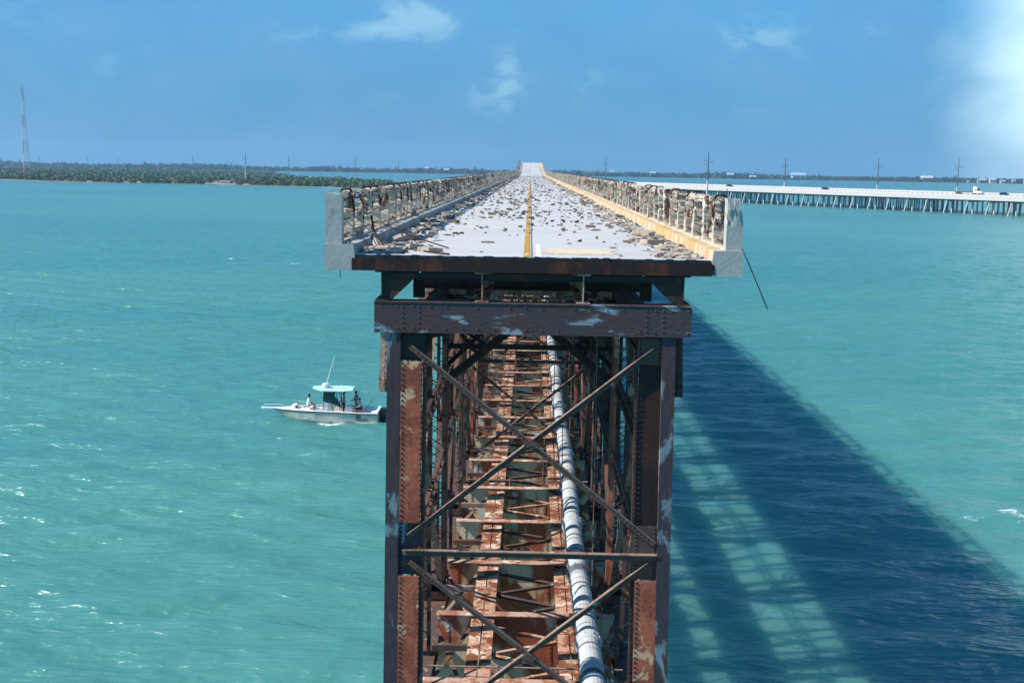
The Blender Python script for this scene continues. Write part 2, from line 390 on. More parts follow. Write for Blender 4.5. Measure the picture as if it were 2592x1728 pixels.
# the mangrove wood that covers the islet reads as one mass
b = MB(); cnt = 0
while cnt < 2600:
    x = -1100 + 1050 * rng.random(); y = 830 + 1750 * rng.random() ** 1.5
    if not inside(ISLE, x, y) or not inside(ISLE, x, y - 14) or not inside(ISLE, x + 8, y): continue
    if abs(x) > y * .56: continue
    if -292 < x < -250 and y < 1010 and rng.random() < .8: continue
    cnt += 1
    h = (2.2 + 2.3 * rng.random() + 1.2 * mnoise.noise((x * .012, y * .012, 0))) * (1.0 if x > -330 else 1.15); r = 3.0 + 3.0 * rng.random()
    clump_faces(b, rng, x, y, .8, r, h, 24, 1.35)
tag(b.build('mangrove_wood', LEAF, fix=False), kind='stuff')
# bushes one can tell apart in the front row
protos = []
for k in range(5):
    b = MB()
    for _ in range(5):
        a = rng.random() * 6.28; q = rng.random() * 2.4
        clump_faces(b, rng, math.cos(a) * q, math.sin(a) * q, .2, 1.7 + rng.random(), 2.0 + 1.6 * rng.random(), 60, .55)
    protos.append(b.mesh('mangrove_bush', LEAF))
front = ISLE[1:11]; nb = 0
for i in range(len(front) - 1):
    p = Vector(front[i]); q = Vector(front[i + 1]); L = (q - p).length; s = 4.0
    while s < L:
        c = p.lerp(q, s / L); dn = Vector((-(q - p).y, (q - p).x)).normalized()
        if dn.y < 0 and abs(dn.y) > .2: dn = -dn
        c = c + dn * (7 + 5 * rng.random())
        if not (-282 < c.x < -262 and c.y < 1000) and inside(ISLE, c.x, c.y):
            o = link('mangrove_bush', protos[int(rng.integers(5))]); o.location = (c.x, c.y, .5); o.rotation_euler.z = rng.random() * 6
            sc = .8 + .7 * rng.random(); o.scale = (sc * 1.15, sc * 1.15, sc); nb += 1
            tag(o, 'rounded green mangrove bush in the front row along the islet shore', 'bush', 'mangrove bushes along the islet shore')
        s += 7 + 6 * rng.random()
# far shore
b = MB(); cnt = 0
while cnt < 3400:
    x = -2000 + 4000 * rng.random(); y = 2870 + 520 * rng.random() ** 1.6
    if not inside(SHORE, x, y - 8) or abs(x) > y * .58: continue
    cnt += 1
    env = 13 + 5.5 * mnoise.noise((x * .006, 3.3, 0)) + 3 * mnoise.noise((x * .03, 1.3, 0))
    h = max(5, env * (.7 + .5 * rng.random())) * (.8 if x > 700 else 1.0)
    clump_faces(b, rng, x, y, .5, 9 + 9 * rng.random(), h, 18, 3.2)
    if rng.random() < .05: clump_faces(b, rng, x, y, h * .6, 2.4, h * .75, 10, 2.4)
tag(b.build('far_woods', LEAFF, fix=False), kind='stuff')

# ------------------------------------------------------------------ the old truss bridge
Y0 = 21.1; PANEL = 7.4; NP = 17
bridge = empty('truss_bridge', (0, Y0, 0))
tag(bridge, 'old rusty steel truss bridge cut off at its end, crumbling concrete road on top', 'bridge')
def zd(y):
    if y < 266: return 16.33
    t = min(1.0, (y - 266) / 106.0); return 16.33 + 3.72 * t ** 1.35
def ys(step, a=Y0, e=372):
    out = [a]
    while out[-1] < e - .01: out.append(min(e, out[-1] + step))
    return out
def sweep(b, prof, yl, mi=0):
    """closed outline in x,z (z measured from the road top) swept along the bridge"""
    n = len(prof); o = len(b.v)
    for y in yl:
        for x, z in prof: b.v.append((x, y, z + zd(y)))
    for i in range(len(yl) - 1):
        for k in range(n):
            b.f.append((o + i * n + k, o + i * n + (k + 1) % n, o + (i + 1) * n + (k + 1) % n, o + (i + 1) * n + k)); b.m.append(mi)
    b.f.append(tuple(o + k for k in range(n - 1, -1, -1))); b.f.append(tuple(o + (len(yl) - 1) * n + k for k in range(n))); b.m += [mi, mi]
YL = ys(6, Y0, 264) + [266 + 4 * k for k in range(28)]
b = MB(); sweep(b, [(-3.40, -.24), (3.40, -.24), (3.40, 0), (-3.40, 0)], [Y0 + .10] + YL[1:]); deck = b.build('road_deck', DECK, bridge)
b = MB(); sweep(b, [(-.185, .004), (-.065, .004), (-.065, .008), (-.185, .008)], ys(6, Y0 + .12, 150)); b.build('centre_line', YELLOW, deck)
b = MB(); sweep(b, [(.07, .004), (.17, .004), (.17, .008), (.07, .008)], ys(6, Y0 + .12, 24.8)); b.build('centre_line', WHITEP, deck)
b = MB(); rng = np.random.default_rng(5); pts = []
for k in range(28):
    a = 2 * math.pi * k / 28; r = 1 + .16 * rng.random() * (1 if k % 2 else -1)
    pts.append((.93 + .72 * r * math.copysign(abs(math.cos(a)) ** .6, math.cos(a)), 22.75 + .72 * r * math.copysign(abs(math.sin(a)) ** .6, math.sin(a))))
b.prism(pts, 'z', 16.334, 16.339); b.build('repair_patch', PATCH, deck)
# end of the slab: steel channel with a black tar lip
b = MB(); b.box(-3.47, 3.42, Y0, Y0 + .018, 16.03, 16.265); b.box(-3.47, 3.42, Y0 + .018, Y0 + .099, 16.03, 16.05); b.box(-3.47, 3.42, Y0 + .018, Y0 + .099, 16.245, 16.262)
b.build('edge_channel', S_BEAM, deck)
b = MB(); rng = np.random.default_rng(8); x = -3.40
while x < 3.38:
    wd = .05 + .10 * rng.random(); b.box(x, min(3.40, x + wd), Y0 + .01 + .02 * rng.random(), Y0 + .099, 16.266, 16.318 + .028 * rng.random()); x += wd
b.build('tar_lip', TAR, deck)

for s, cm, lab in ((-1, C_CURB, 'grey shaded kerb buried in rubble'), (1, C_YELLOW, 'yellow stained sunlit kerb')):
    pr = [(-4.0, -.30), (-3.475, -.30), (-3.475, -.10), (-3.41, -.06), (-3.44, .19), (-4.0, .19)]
    pr = [(x * -s, z) for x, z in pr]
    b = MB(); sweep(b, pr, [Y0 + .02] + YL[1:]); o = b.build('kerb', cm, bridge); o['label'] = lab
    o.data.materials.append(C_END)
    for p in o.data.polygons:
        if abs(p.center.x) > 3.9 or p.normal.y < -.9: p.material_index = 1
    b = MB(); b.box(-.28, .28, -.02, .02, -.24, .24)
# railings
def jag(bm_box, rg, amt):
    for v in bm_box.verts: v.co += Vector(rg.normal(size=3)) * amt
def post_mesh(seed, h, top_break, hoop, wx=.31, wy=.24):
    rg = np.random.default_rng(seed); bm = bmesh.new()
    bmesh.ops.create_cube(bm, size=1)
    for v in bm.verts: v.co = Vector((v.co.x * wx, v.co.y * wy, (v.co.z + .5) * h))
    bmesh.ops.subdivide_edges(bm, edges=[e for e in bm.edges if abs(e.verts[0].co.z - e.verts[1].co.z) > .1], cuts=7, use_grid_fill=True)
    bmesh.ops.subdivide_edges(bm, edges=bm.edges[:], cuts=1, use_grid_fill=True)
    for v in bm.verts:
        f = .004 + (.014 * top_break if v.co.z > h * .70 else .004)
        v.co += Vector(rg.normal(size=3)) * f
        if v.co.z > h * .8 and rg.random() < .5 * top_break: v.co.x *= .76; v.co.y *= .80
        if v.co.z > h * .97: v.co.z -= abs(rg.normal()) * .09 * top_break
        # spalled bite
        bz = .25 + .5 * ((seed * 37) % 100) / 100
        if abs(v.co.z / h - bz) < .09 and top_break > .5 and rg.random() < .6: v.co.x *= .74; v.co.y *= .7
    bmesh.ops.recalc_face_normals(bm, faces=bm.faces)
    me = bpy.data.meshes.new('railing_post'); bm.to_mesh(me); bm.free(); me.materials.append(C_RAIL); me.materials.append(REBAR)
    if hoop:
        b = MB(); a = wx * .43; zt = h + .035
        for yy in ((-.07, .07) if seed % 2 else (-.085,)):
            p = [(-a, yy, h * .35), (-a - .02, yy, h * .7), (-a, yy, h * .93), (-a * .6, yy, zt), (a * .5, yy, zt + .01), (a, yy, h * .95), (a + .02, yy, h * .6), (a, yy, h * .3)]
            b.tube(p, .017, 6)
        h2 = b.mesh('tmp', REBAR); bm = bmesh.new(); bm.from_mesh(me); k = len(bm.faces); bm.from_mesh(h2); bm.faces.ensure_lookup_table()
        for f in bm.faces[k:]: f.material_index = 1
        bm.to_mesh(me); bm.free()
    return me
POSTS = [post_mesh(k + 1, .985 - (.22 if k in (3,) else 0), .35 + .65 * ((k * 3) % 5) / 4, k % 3 != 2) for k in range(9)]
ENDP = {}
for s in (-1, 1):
    bm = bmesh.new(); bmesh.ops.create_cube(bm, size=1); h = .985 if s < 0 else .99
    for v in bm.verts: v.co = Vector((v.co.x * .315, v.co.y * .26, (v.co.z + .5) * h))
    bmesh.ops.subdivide_edges(bm, edges=[e for e in bm.edges if abs(e.verts[0].co.z - e.verts[1].co.z) > .1], cuts=8, use_grid_fill=True)
    bmesh.ops.subdivide_edges(bm, edges=[e for e in bm.edges if abs(e.verts[0].co.x - e.verts[1].co.x) > .1], cuts=4, use_grid_fill=True)
    rg = np.random.default_rng(40 + s)
    for v in bm.verts:
        if v.co.z > h * .99:
            v.co.z += rg.normal() * .012
            v.co.z -= (.055 * (v.co.x + .16) / .3 if s < 0 else 0)
        if s > 0 and v.co.z > h * .55:   # right end post is broken away at the top, bar showing
            cut = (v.co.z / h - .55) / .45
            v.co.x += -.07 * cut * (1 if v.co.x > 0 else 0) + rg.normal() * .012; v.co.y += rg.normal() * .012
    bmesh.ops.recalc_face_normals(bm, faces=bm.faces)
    me = bpy.data.meshes.new('railing_end_post'); bm.to_mesh(me); bm.free(); me.materials.append(C_END); ENDP[s] = me
SP = 1.40
for s, lab in ((-1, 'left railing, its inner side in shade'), (1, 'right railing, its crumbling inner side in full sun')):
    rg = np.random.default_rng(100 + s); xr = s * 3.82
    pr = [(xr - .16, .191), (xr + .16, .191), (xr + .14, .235), (xr - .14, .235)]
    b = MB(); sweep(b, pr, [Y0 + .30] + YL[1:]); rail = b.build('railing', C_RAIL, bridge); rail['label'] = lab
    # the handrail and middle rails: broken lengths of concrete with bars showing
    y = Y0 + .30; farb = MB(); npc = 0
    while y < 371:
        z = zd(y) + .19; L = SP if y < 150 else SP * 2
        for zz, pres, th in ((.90, .85, .135), (.48, .38, .10), (.16, .2, .10)):
            one = npc < 48; b = MB() if one else farb
            if rg.random() < pres:
                a, e = (.02, L - .02) if rg.random() < .55 else ((.02, L * (.35 + .4 * rg.random())) if rg.random() < .5 else (L * (.3 + .4 * rg.random()), L - .02))
                n = 5; o = len(b.v)
                for k in range(n + 1):
                    yy = y + a + (e - a) * k / n; j = lambda: rg.normal() * .008
                    t2 = th * (.8 + .35 * rg.random()) / 2; wx = .065 + .03 * rg.random(); zc = zz + z
                    b.v += [(xr - wx + j(), yy, zc - t2 + j()), (xr + wx + j(), yy, zc - t2 + j()), (xr + wx + j(), yy, zc + t2 + j()), (xr - wx + j(), yy, zc + t2 + j())]
                for k in range(n):
                    for q in range(4):
                        b.f.append((o + k * 4 + q, o + k * 4 + (q + 1) % 4, o + k * 4 + 4 + (q + 1) % 4, o + k * 4 + 4 + q)); b.m.append(0)
                b.f.append((o + 3, o + 2, o + 1, o)); b.f.append(tuple(o + n * 4 + q for q in range(4))); b.m += [0, 0]
            if y < 110 and rg.random() < .85:
                for dx in (-.085, .085):
                    zz2 = zz + z + .05 * rg.normal() * .4
                    b.tube([(xr + dx, y, zz2), (xr + dx + .03 * rg.normal(), y + L * .5, zz2 - .035 * abs(rg.normal())), (xr + dx, y + L, zz2)], .014, 5, 1)
            if one and b.f: b.build('handrail', [C_RAIL, REBAR], rail); npc += 1
        y += L
    q_ = farb.build('handrails', [C_RAIL, REBAR], rail); q_['kind'] = 'stuff'
    e = link('end_post', ENDP[s], rail); e.location = (s * 3.825, Y0 + .20, 16.521)
    if s > 0:
        b = MB(); xx = 3.80
        b.tube([(xx - .10, Y0 + .01, 16.75), (xx - .12, Y0 + .0, 17.2), (xx - .11, Y0, 17.45), (xx - .05, Y0, 17.56), (xx + .07, Y0, 17.57), (xx + .14, Y0, 17.48), (xx + .15, Y0, 17.2)], .016, 6)
        b.build('reinforcing_bar', REBAR, e); 
        b.f = []
    pm = bpy.data.objects
    n = 0; far = MB(); y = Y0 + .16 + SP
    while y < 371:
        k = int(rg.integers(9)) if rg.random() < .93 else 3
        if rg.random() < .04: y += SP; continue
        if n < 48:
            o = link('railing_post', POSTS[k], rail); o.location = (xr + rg.normal() * .012, y + rg.normal() * .03, zd(y) + .186); o.rotation_euler = (rg.normal() * .02, rg.normal() * .02, math.pi * int(rg.integers(2)))
        else:
            h = .95 + .05 * rg.normal(); z = zd(y) + .186
            far.box(xr - .15, xr + .15, y - .12, y + .12, z, z + min(1.05, max(.7, h)))
        n += 1; y += SP if y < 150 else SP * 1.0
    o = far.build('railing_posts', C_RAIL, rail); o['kind'] = 'stuff'

# beams under the road: four lengthwise girders, knee plates and the big cross beam on the end frame
for x in (-2.90, -.97, .98, 2.90):
    b = MB(); b.box(x - .012, x + .012, Y0 + .06, 262, 15.475, 15.995); b.box(x - .13, x + .13, Y0 + .05, 262, 15.452, 15.474); b.box(x - .13, x + .13, Y0 + .05, 262, 15.996, 16.02)
    b.build('deck_girder', S_PALE if abs(x) < 2 else S_DARK, bridge)
def deck_frame(y, first=False):
    b = MB()
    b.box(-2.75, 2.75, y - .01, y + .012, 15.88, 15.994); b.box(-2.75, 2.75, y - .05, y + .05, 15.868, 15.879)
    for s in (-1, 1):
        b.prism([(s * 2.88, 15.99), (s * 2.2, 15.99), (s * 2.36, 15.80), (s * 2.70, 15.476), (s * 2.88, 15.476)], 'y', y - .03, y - .012)
        b.box(s * 2.25 - .11, s * 2.25 + .11, y + .55, y + .75, 15.45, 15.90)
        b.bar((s * 2.05, y + .6, 15.50), (s * 1.45, y + .6, 15.92), .05, .17, (0, 1, 0))
        b.box(s * 1.25 - .06, s * 1.25 + .06, y + .9, y + 1.0, 15.45, 15.98); b.bar((s * 1.15, y + .95, 15.5), (s * .2, y + .95, 15.95), .04, .09, (0, 1, 0)); b.bar((s * 1.9, y + 1.6, 15.46), (s * .9, y + 1.6, 15.96), .04, .09, (0, 1, 0))
    return b.build('deck_bracket', S_DARK, bridge)
deck_frame(Y0 + .12)
for k in range(1, NP): deck_frame(Y0 + .4 + PANEL * k)
b = MB(); x0, x1 = -3.04, 3.07; rv = 0.022
b.box(x0, x1, Y0, Y0 + .022, 14.865, 15.42); b.box(x0, x1, Y0 - .012, Y0 + .40, 15.421, 15.445); b.box(x0, x1, Y0 - .012, Y0 + .40, 14.84, 14.864)
b.box(x0, x0 + .02, Y0 + .023, Y0 + .38, 14.866, 15.419); b.box(x1 - .02, x1, Y0 + .023, Y0 + .38, 14.866, 15.419); b.box(x0 + .03, x1 - .03, Y0 + .36, Y0 + .38, 14.866, 15.419)
for xx in np.arange(-2.9, 3.0, .31):
    for zz in (15.36, 14.93):
        if random.random() < .75: b.rivet((xx + random.uniform(-.02, .02), Y0 - .001, zz), (0, -1, 0), .02)
for xx in (-2.5, -2.18, 2.2, 2.52):
    b.rivets((xx, Y0 - .001, 14.95), (xx, Y0 - .001, 15.35), .1, (0, -1, 0), .02)
b.build('cross_beam', S_PLATE, bridge)
for k in range(1, NP):
    y = Y0 + .4 + PANEL * k; b = MB(); b.box(-2.9, 2.9, y - .012, y + .012, 14.9, 15.40); b.box(-2.9, 2.9, y - .12, y + .12, 15.402, 15.43); b.box(-2.9, 2.9, y - .12, y + .12, 14.87, 14.898)
    b.build('cross_beam', S_DARK, bridge)

# end posts of the cut frame
def taper(s, z, a, c): return s * (a + (c - a) * (14.8 - z) / 7.2)
for s in (-1, 1):
    zt, zb = 14.838, 6.05
    f = lambda z, a, c: taper(s, z, a, c)
    b = MB(); ya = Y0 + .03
    def quad(b, z0, z1, a0, a1, y0, y1, dt=.09):   # vertical strip between |x| = a0 and a1, battered a little outward
        o = [f(z1, a0, a0 + dt), f(z1, a1, a1 + dt), f(z0, a1, a1 + dt), f(z0, a0, a0 + dt)]
        vs = [(o[0], y0, z1), (o[1], y0, z1), (o[2], y0, z0), (o[3], y0, z0), (o[0], y1, z1), (o[1], y1, z1), (o[2], y1, z0), (o[3], y1, z0)]
        b.add(vs, [(0, 1, 2, 3), (7, 6, 5, 4), (0, 4, 5, 1), (1, 5, 6, 2), (2, 6, 7, 3), (3, 7, 4, 0)])
    quad(b, zb, zt, 2.53, 2.79, ya, ya + .02); quad(b, zb, zt, 2.53, 2.548, ya + .02, ya + .13); quad(b, zb, zt, 2.772, 2.79, ya + .02, ya + .5)
    post = b.build('end_post', S_PURPLE, bridge)
    dt = -.0 + .05
    for (z0, z1, m, nm) in ((14.28, 14.80, S_DARK if s < 0 else S_MID, 'gusset_plate'), (11.02, 14.27, S_RUST if s < 0 else S_RUST_SHADE, 'cover_plate'),  # right upper cover plate takes the dark steel as painted shadow
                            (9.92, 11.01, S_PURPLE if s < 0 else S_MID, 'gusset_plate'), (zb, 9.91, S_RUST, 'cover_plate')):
        b = MB(); g = nm == 'gusset_plate'; yy = ya + (.085 if g else (.12 if m is S_RUST_SHADE else .003))
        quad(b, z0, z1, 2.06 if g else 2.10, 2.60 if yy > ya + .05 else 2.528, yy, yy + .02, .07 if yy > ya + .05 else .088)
        def rx(z, a): return f(z, a, a + .07)
        for a in ((2.12, 2.49) if s < 0 or g else (2.15,)):
            n = int((z1 - z0) / (.105 if not g else .09))
            for i in range(n + 1):
                z = z0 + .04 + (z1 - z0 - .08) * i / n; b.rivet((rx(z, a), yy - .001, z), (0, -1, 0), .025, 1)
        if g:
            for i in range(5): b.rivet((rx(z0 + .05, 2.15 + .08 * i), yy - .001, z0 + .05), (0, -1, 0), .02)
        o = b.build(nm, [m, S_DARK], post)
        if nm == 'cover_plate' and s > 0: o['label'] = 'cover plate with shadow painted dark' if m is S_RUST_SHADE else 'orange rusted cover plate'
    # inner flange angle and rear flange with lacing toward the track side
    b = MB(); quad(b, zb, 14.28, 2.03, 2.09, ya + .10, ya + .118, .07); quad(b, zb, 14.28, 2.03, 2.045, ya + .118, ya + .25, .07)
    for i in range(80):
        z = 6.1 + i * .102; b.rivet((f(z, 2.06, 2.13), ya + .099, z), (0, -1, 0), .017)
    b.build('flange_angle', S_MID if s < 0 else S_DARK, post)
    b = MB(); quad(b, zb, zt, 2.08, 2.14, ya + .62, ya + .64); quad(b, zb, zt, 2.70, 2.78, ya + .62, ya + .64)
    z = zb
    while z < zt - .5:
        b.bar((f(z, 2.1, 2.19), ya + .65, z), (f(z, 2.74, 2.83), ya + .65, z + .36), .012, .055, (0, 1, 0)); b.bar((f(z, 2.74, 2.83), ya + .65, z + .36), (f(z, 2.1, 2.19), ya + .65, z + .72), .012, .055, (0, 1, 0)); z += .72
    b.build('lacing', S_DARK, post)
    # plate hanging outside, leaning out
    b = MB(); y = Y0 + .10
    xs = [2.80, 2.925, 2.975, 2.82]
    b.add([(s * xs[0], y, 14.83), (s * xs[1], y, 14.83), (s * xs[2], y, 13.65), (s * xs[3], y, 13.65), (s * xs[0], y + .16, 14.83), (s * xs[1], y + .16, 14.83), (s * xs[2], y + .16, 13.65), (s * xs[3], y + .16, 13.65)],
          [(0, 1, 2, 3), (7, 6, 5, 4), (0, 4, 5, 1), (1, 5, 6, 2), (2, 6, 7, 3), (3, 7, 4, 0)])
    b.box(s * 2.90 - .05, s * 2.90 + .05, y - .03, y - .002, 13.67, 13.85)
    b.rivets((s * 2.87, y - .001, 13.9), (s * 2.85, y - .001, 14.7), .12, (0, -1, 0), .018)
    b.build('hanger_plate', S_PALE if s < 0 else S_DARK, post)  # left plate pale, right dark: sun and shade put into the colours

# sway bracing: two tiers of riveted angle crosses with a strut between
def cross_frame(y, near):
    a = .105
    def brace(p, q, m=S_MID, flip=1):
        b = MB(); p = Vector((p[0], y, p[1])); q = Vector((q[0], y, q[1]))
        sgn = 1 if (q.z - p.z) * (q.x - p.x) >= 0 else -1
        b.bar(p, q, .016, a, (0, 1, 0) if False else (0, 0, 1), (0, 0)) if False else None
        d = (q - p).normalized(); nz = Vector((0, -1, 0)).cross(d)
        if nz.z < 0: nz = -nz
        b.bar(p + nz * a * .5, q + nz * a * .5, a, .016, nz, (0, 0), 1)     # flat leg, sunlight painted in as paler steel
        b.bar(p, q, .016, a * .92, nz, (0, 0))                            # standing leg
        if near:
            L = (q - p).length
            for t0, t1 in ((.03, .12), (.44, .56), (.88, .97)):
                b.rivets(p.lerp(q, t0) + Vector((0, -.009, 0)), p.lerp(q, t1) + Vector((0, -.009, 0)), .085, (0, -1, 0), .018)
        return b
    obs = []
    root = None
    b = MB(); zs = 10.44; b.box(-2.5, 2.58, y - .055, y + .055, zs - .001, zs + .016, 1); b.box(-2.5, 2.58, y - .008, y + .008, zs - .11, zs - .002)
    if not near: b.box(-2.5, 2.58, y - .055, y + .055, zs - .13, zs - .112)
    if near:
        b.rivets((-2.4, y - .06, zs + .02), (-2.0, y - .06, zs + .02), .08, (0, 0, 1), .02)
        b.box(-1.36, -1.30, y - .02, y + .02, zs + .018, zs + .15)
    root = b.build('cross_strut', [S_MID, S_EDGE], bridge)
    for (p, q, dy) in (((-2.36, 14.56), (2.52, 10.66), 0), ((2.40, 14.58), (-2.38, 10.72), .03), ((-2.36, 10.19), (2.62, 6.25), 0), ((2.44, 10.25), (-2.44, 6.25), .03)):
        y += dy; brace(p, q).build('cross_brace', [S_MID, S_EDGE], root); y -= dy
    yg = y - .02
    for cx, cz, w_, h_ in ((.05, 12.66, .17, .17), (.06, 8.22, .17, .17)):
        b = MB()
        b.prism([(cx - w_, cz), (cx, cz - h_ * .7), (cx + w_, cz), (cx, cz + h_ * .7)], 'y', yg - .014, yg - .002)
        for i in range(4): b.rivet((cx - .09 + .06 * i, yg - .015, cz - .05 + .03 * (i % 3)), (0, -1, 0), .02)
        b.build('gusset_plate', S_MID, root)
cross_frame(Y0 + .06, True); 
for k in (3, 6, 9, 12): cross_frame(Y0 + .4 + PANEL * k, False)
# portal bracing between: an inverted V with knees
for k in (1, 2, 4, 5, 7, 8):
    y = Y0 + .4 + PANEL * k; b = MB(); lo = 12.3 if k % 3 == 1 else 12.7; h = .20 if k % 3 == 1 else .13; ax = .32 if k % 3 == 1 else .05; at = 13.95 if k % 3 == 1 else 13.3
    for s in (-1, 1):
        p, q = Vector((s * 2.35, y, lo)), Vector((s * ax, y, at))
        b.bar(p, q, .22 if k % 3 == 1 else .12, .018, (0, 0, 1), (0, h / 2)); b.bar(p, q, .018, h, (0, 0, 1))
        mid = p.lerp(q, .48); b.bar((s * 2.1, y + .05, 14.0), mid + Vector((0, .05, 0)), .1, .02); b.bar((s * 2.1, y + .05, 14.0), mid + Vector((0, .05, 0)), .02, .1)
    b.box(-2.3, 2.3, y - .08, y + .08, 13.98, 14.0); b.box(-2.3, 2.3, y - .01, y + .01, 14.002, 14.25)
    b.build('portal_brace', S_DARK if k % 3 == 1 else S_MID, bridge)

for k in range(1, 11):
    y = Y0 + .4 + PANEL * k + .25; b = MB(); zz = 13.35 if k % 2 else 12.7
    b.box(-2.3, 2.3, y - .06, y + .06, zz, zz + .014); b.box(-2.3, 2.3, y - .008, y + .008, zz - .12, zz - .001)
    for s in (-1, 1): b.bar((s * 2.3, y, 13.0 - .3 * (k % 2)), (s * .9, y, 14.05), .014, .12, (0, 0, 1)); b.bar((s * 2.3, y + .02, 14.05), (s * 1.2, y + .02, zz), .014, .09, (0, 0, 1))
    b.build('sway_strut', S_DARK if k % 3 else S_MID, bridge)

for k in range(1, 8):
    y = Y0 + .15 + PANEL * k; b = MB()
    for z in (13.30, 13.86): b.box(-2.2, 2.2, y - .05, y + .05, z - .007, z + .007); b.box(-2.2, 2.2, y - .007, y + .007, z - .08, z - .008)
    x = -2.15; q_ = 0
    while x < 2.0: b.bar((x, y - .01, 13.3 if q_ else 13.84), (x + .27, y - .01, 13.84 if q_ else 13.3), .045, .012, (0, 1, 0)); x += .27; q_ = 1 - q_
    if k in (2, 3, 5, 7): b.build('lattice_girder', (S_DARK, S_MID, S_EDGE)[k % 3], bridge)

# truss sides
ZB, ZT = 6.40, 14.30
b = MB(); H = ZT - ZB
for sx in (-1, 1):
    b.box(sx * .31 - .012, sx * .31 + .012, -.26, .26, 0, H)
    for sy in (-1, 1):
        b.box(min(sx * .295, sx * .19), max(sx * .295, sx * .19), sy * .262 - .008, sy * .262 + .008, 0, H)
post_me = b.mesh('truss_post', S_MID)
lace = []
for variant in range(4):
    b = MB(); p = .44
    for sy in ((-1,) if variant < 2 else (1,)):
        z = .25 + (.22 if sy > 0 else 0); sd_ = 1
        while z < H - .4:
            b.bar((-.24 * sd_, sy * .277, z), (.24 * sd_, sy * .277, z + p * .75), .012, .05, (0, 1, 0)); z += p * .75; sd_ = -sd_
        b.box(-.25, .25, sy * .277 - .006, sy * .277 + .006, 0, .22); b.box(-.25, .25, sy * .277 - .006, sy * .277 + .006, H - .25, H)
    lace.append(b.mesh('lacing', S_MID if variant % 2 == 0 else S_DARK))
strip_b = MB()
for sx in (-1, 1): strip_b.box(sx * .25 - .055, sx * .25 + .055, -.285, -.272, 0, H).rivets((sx * .22, -.286, .1), (sx * .22, -.286, H - .1), .14, (0, -1, 0), .016)
strips = [strip_b.mesh('cover_strip', m) for m in (S_RUST, S_MID, S_DARK)]
first = {}
for k in range(1, NP + 1):
    y = Y0 + .4 + PANEL * k
    for s in (-1, 1):
        o = link('truss_post', post_me, bridge); o.location = (s * 2.50, y, ZB)
        link('lacing', lace[(k + (s > 0)) % 2], o); link('lacing', lace[2 + (k + (s > 0)) % 2], o)
        st = link('cover_strip', strips[(k * 2 + (s > 0)) % 3], o)
hang_b = MB()
for sx in (-1, 1):
    hang_b.box(sx * .20 - .05, sx * .20 + .05, -.012, .004, 0, H); hang_b.box(sx * .20 - .008, sx * .20 + .008, .005, .22, 0, H)
hang_me = [hang_b.mesh('hanger', m) for m in (S_DARK, S_MID, S_RUST_SHADE)]
hl = MB(); z = .2; q_ = 1
while z < H - .3: hl.bar((-.19 * q_, -.02, z), (.19 * q_, -.02, z + .3), .012, .055, (0, 1, 0)); z += .3; q_ = -q_
hl_me = hl.mesh('lacing', S_DARK)
for k in range(NP):
    for s in (-1, 1):
        o = link('hanger', hang_me[(k * 2 + (s > 0)) % 3], bridge); o.location = (s * 2.52, Y0 + .4 + PANEL * (k + .5), ZB); link('lacing', hl_me, o)
        o = link('hanger', hang_me[(k + (s > 0)) % 2], bridge); o.location = (s * 2.58, Y0 + .4 + PANEL * (k + .24), ZB); link('lacing', hl_me, o)
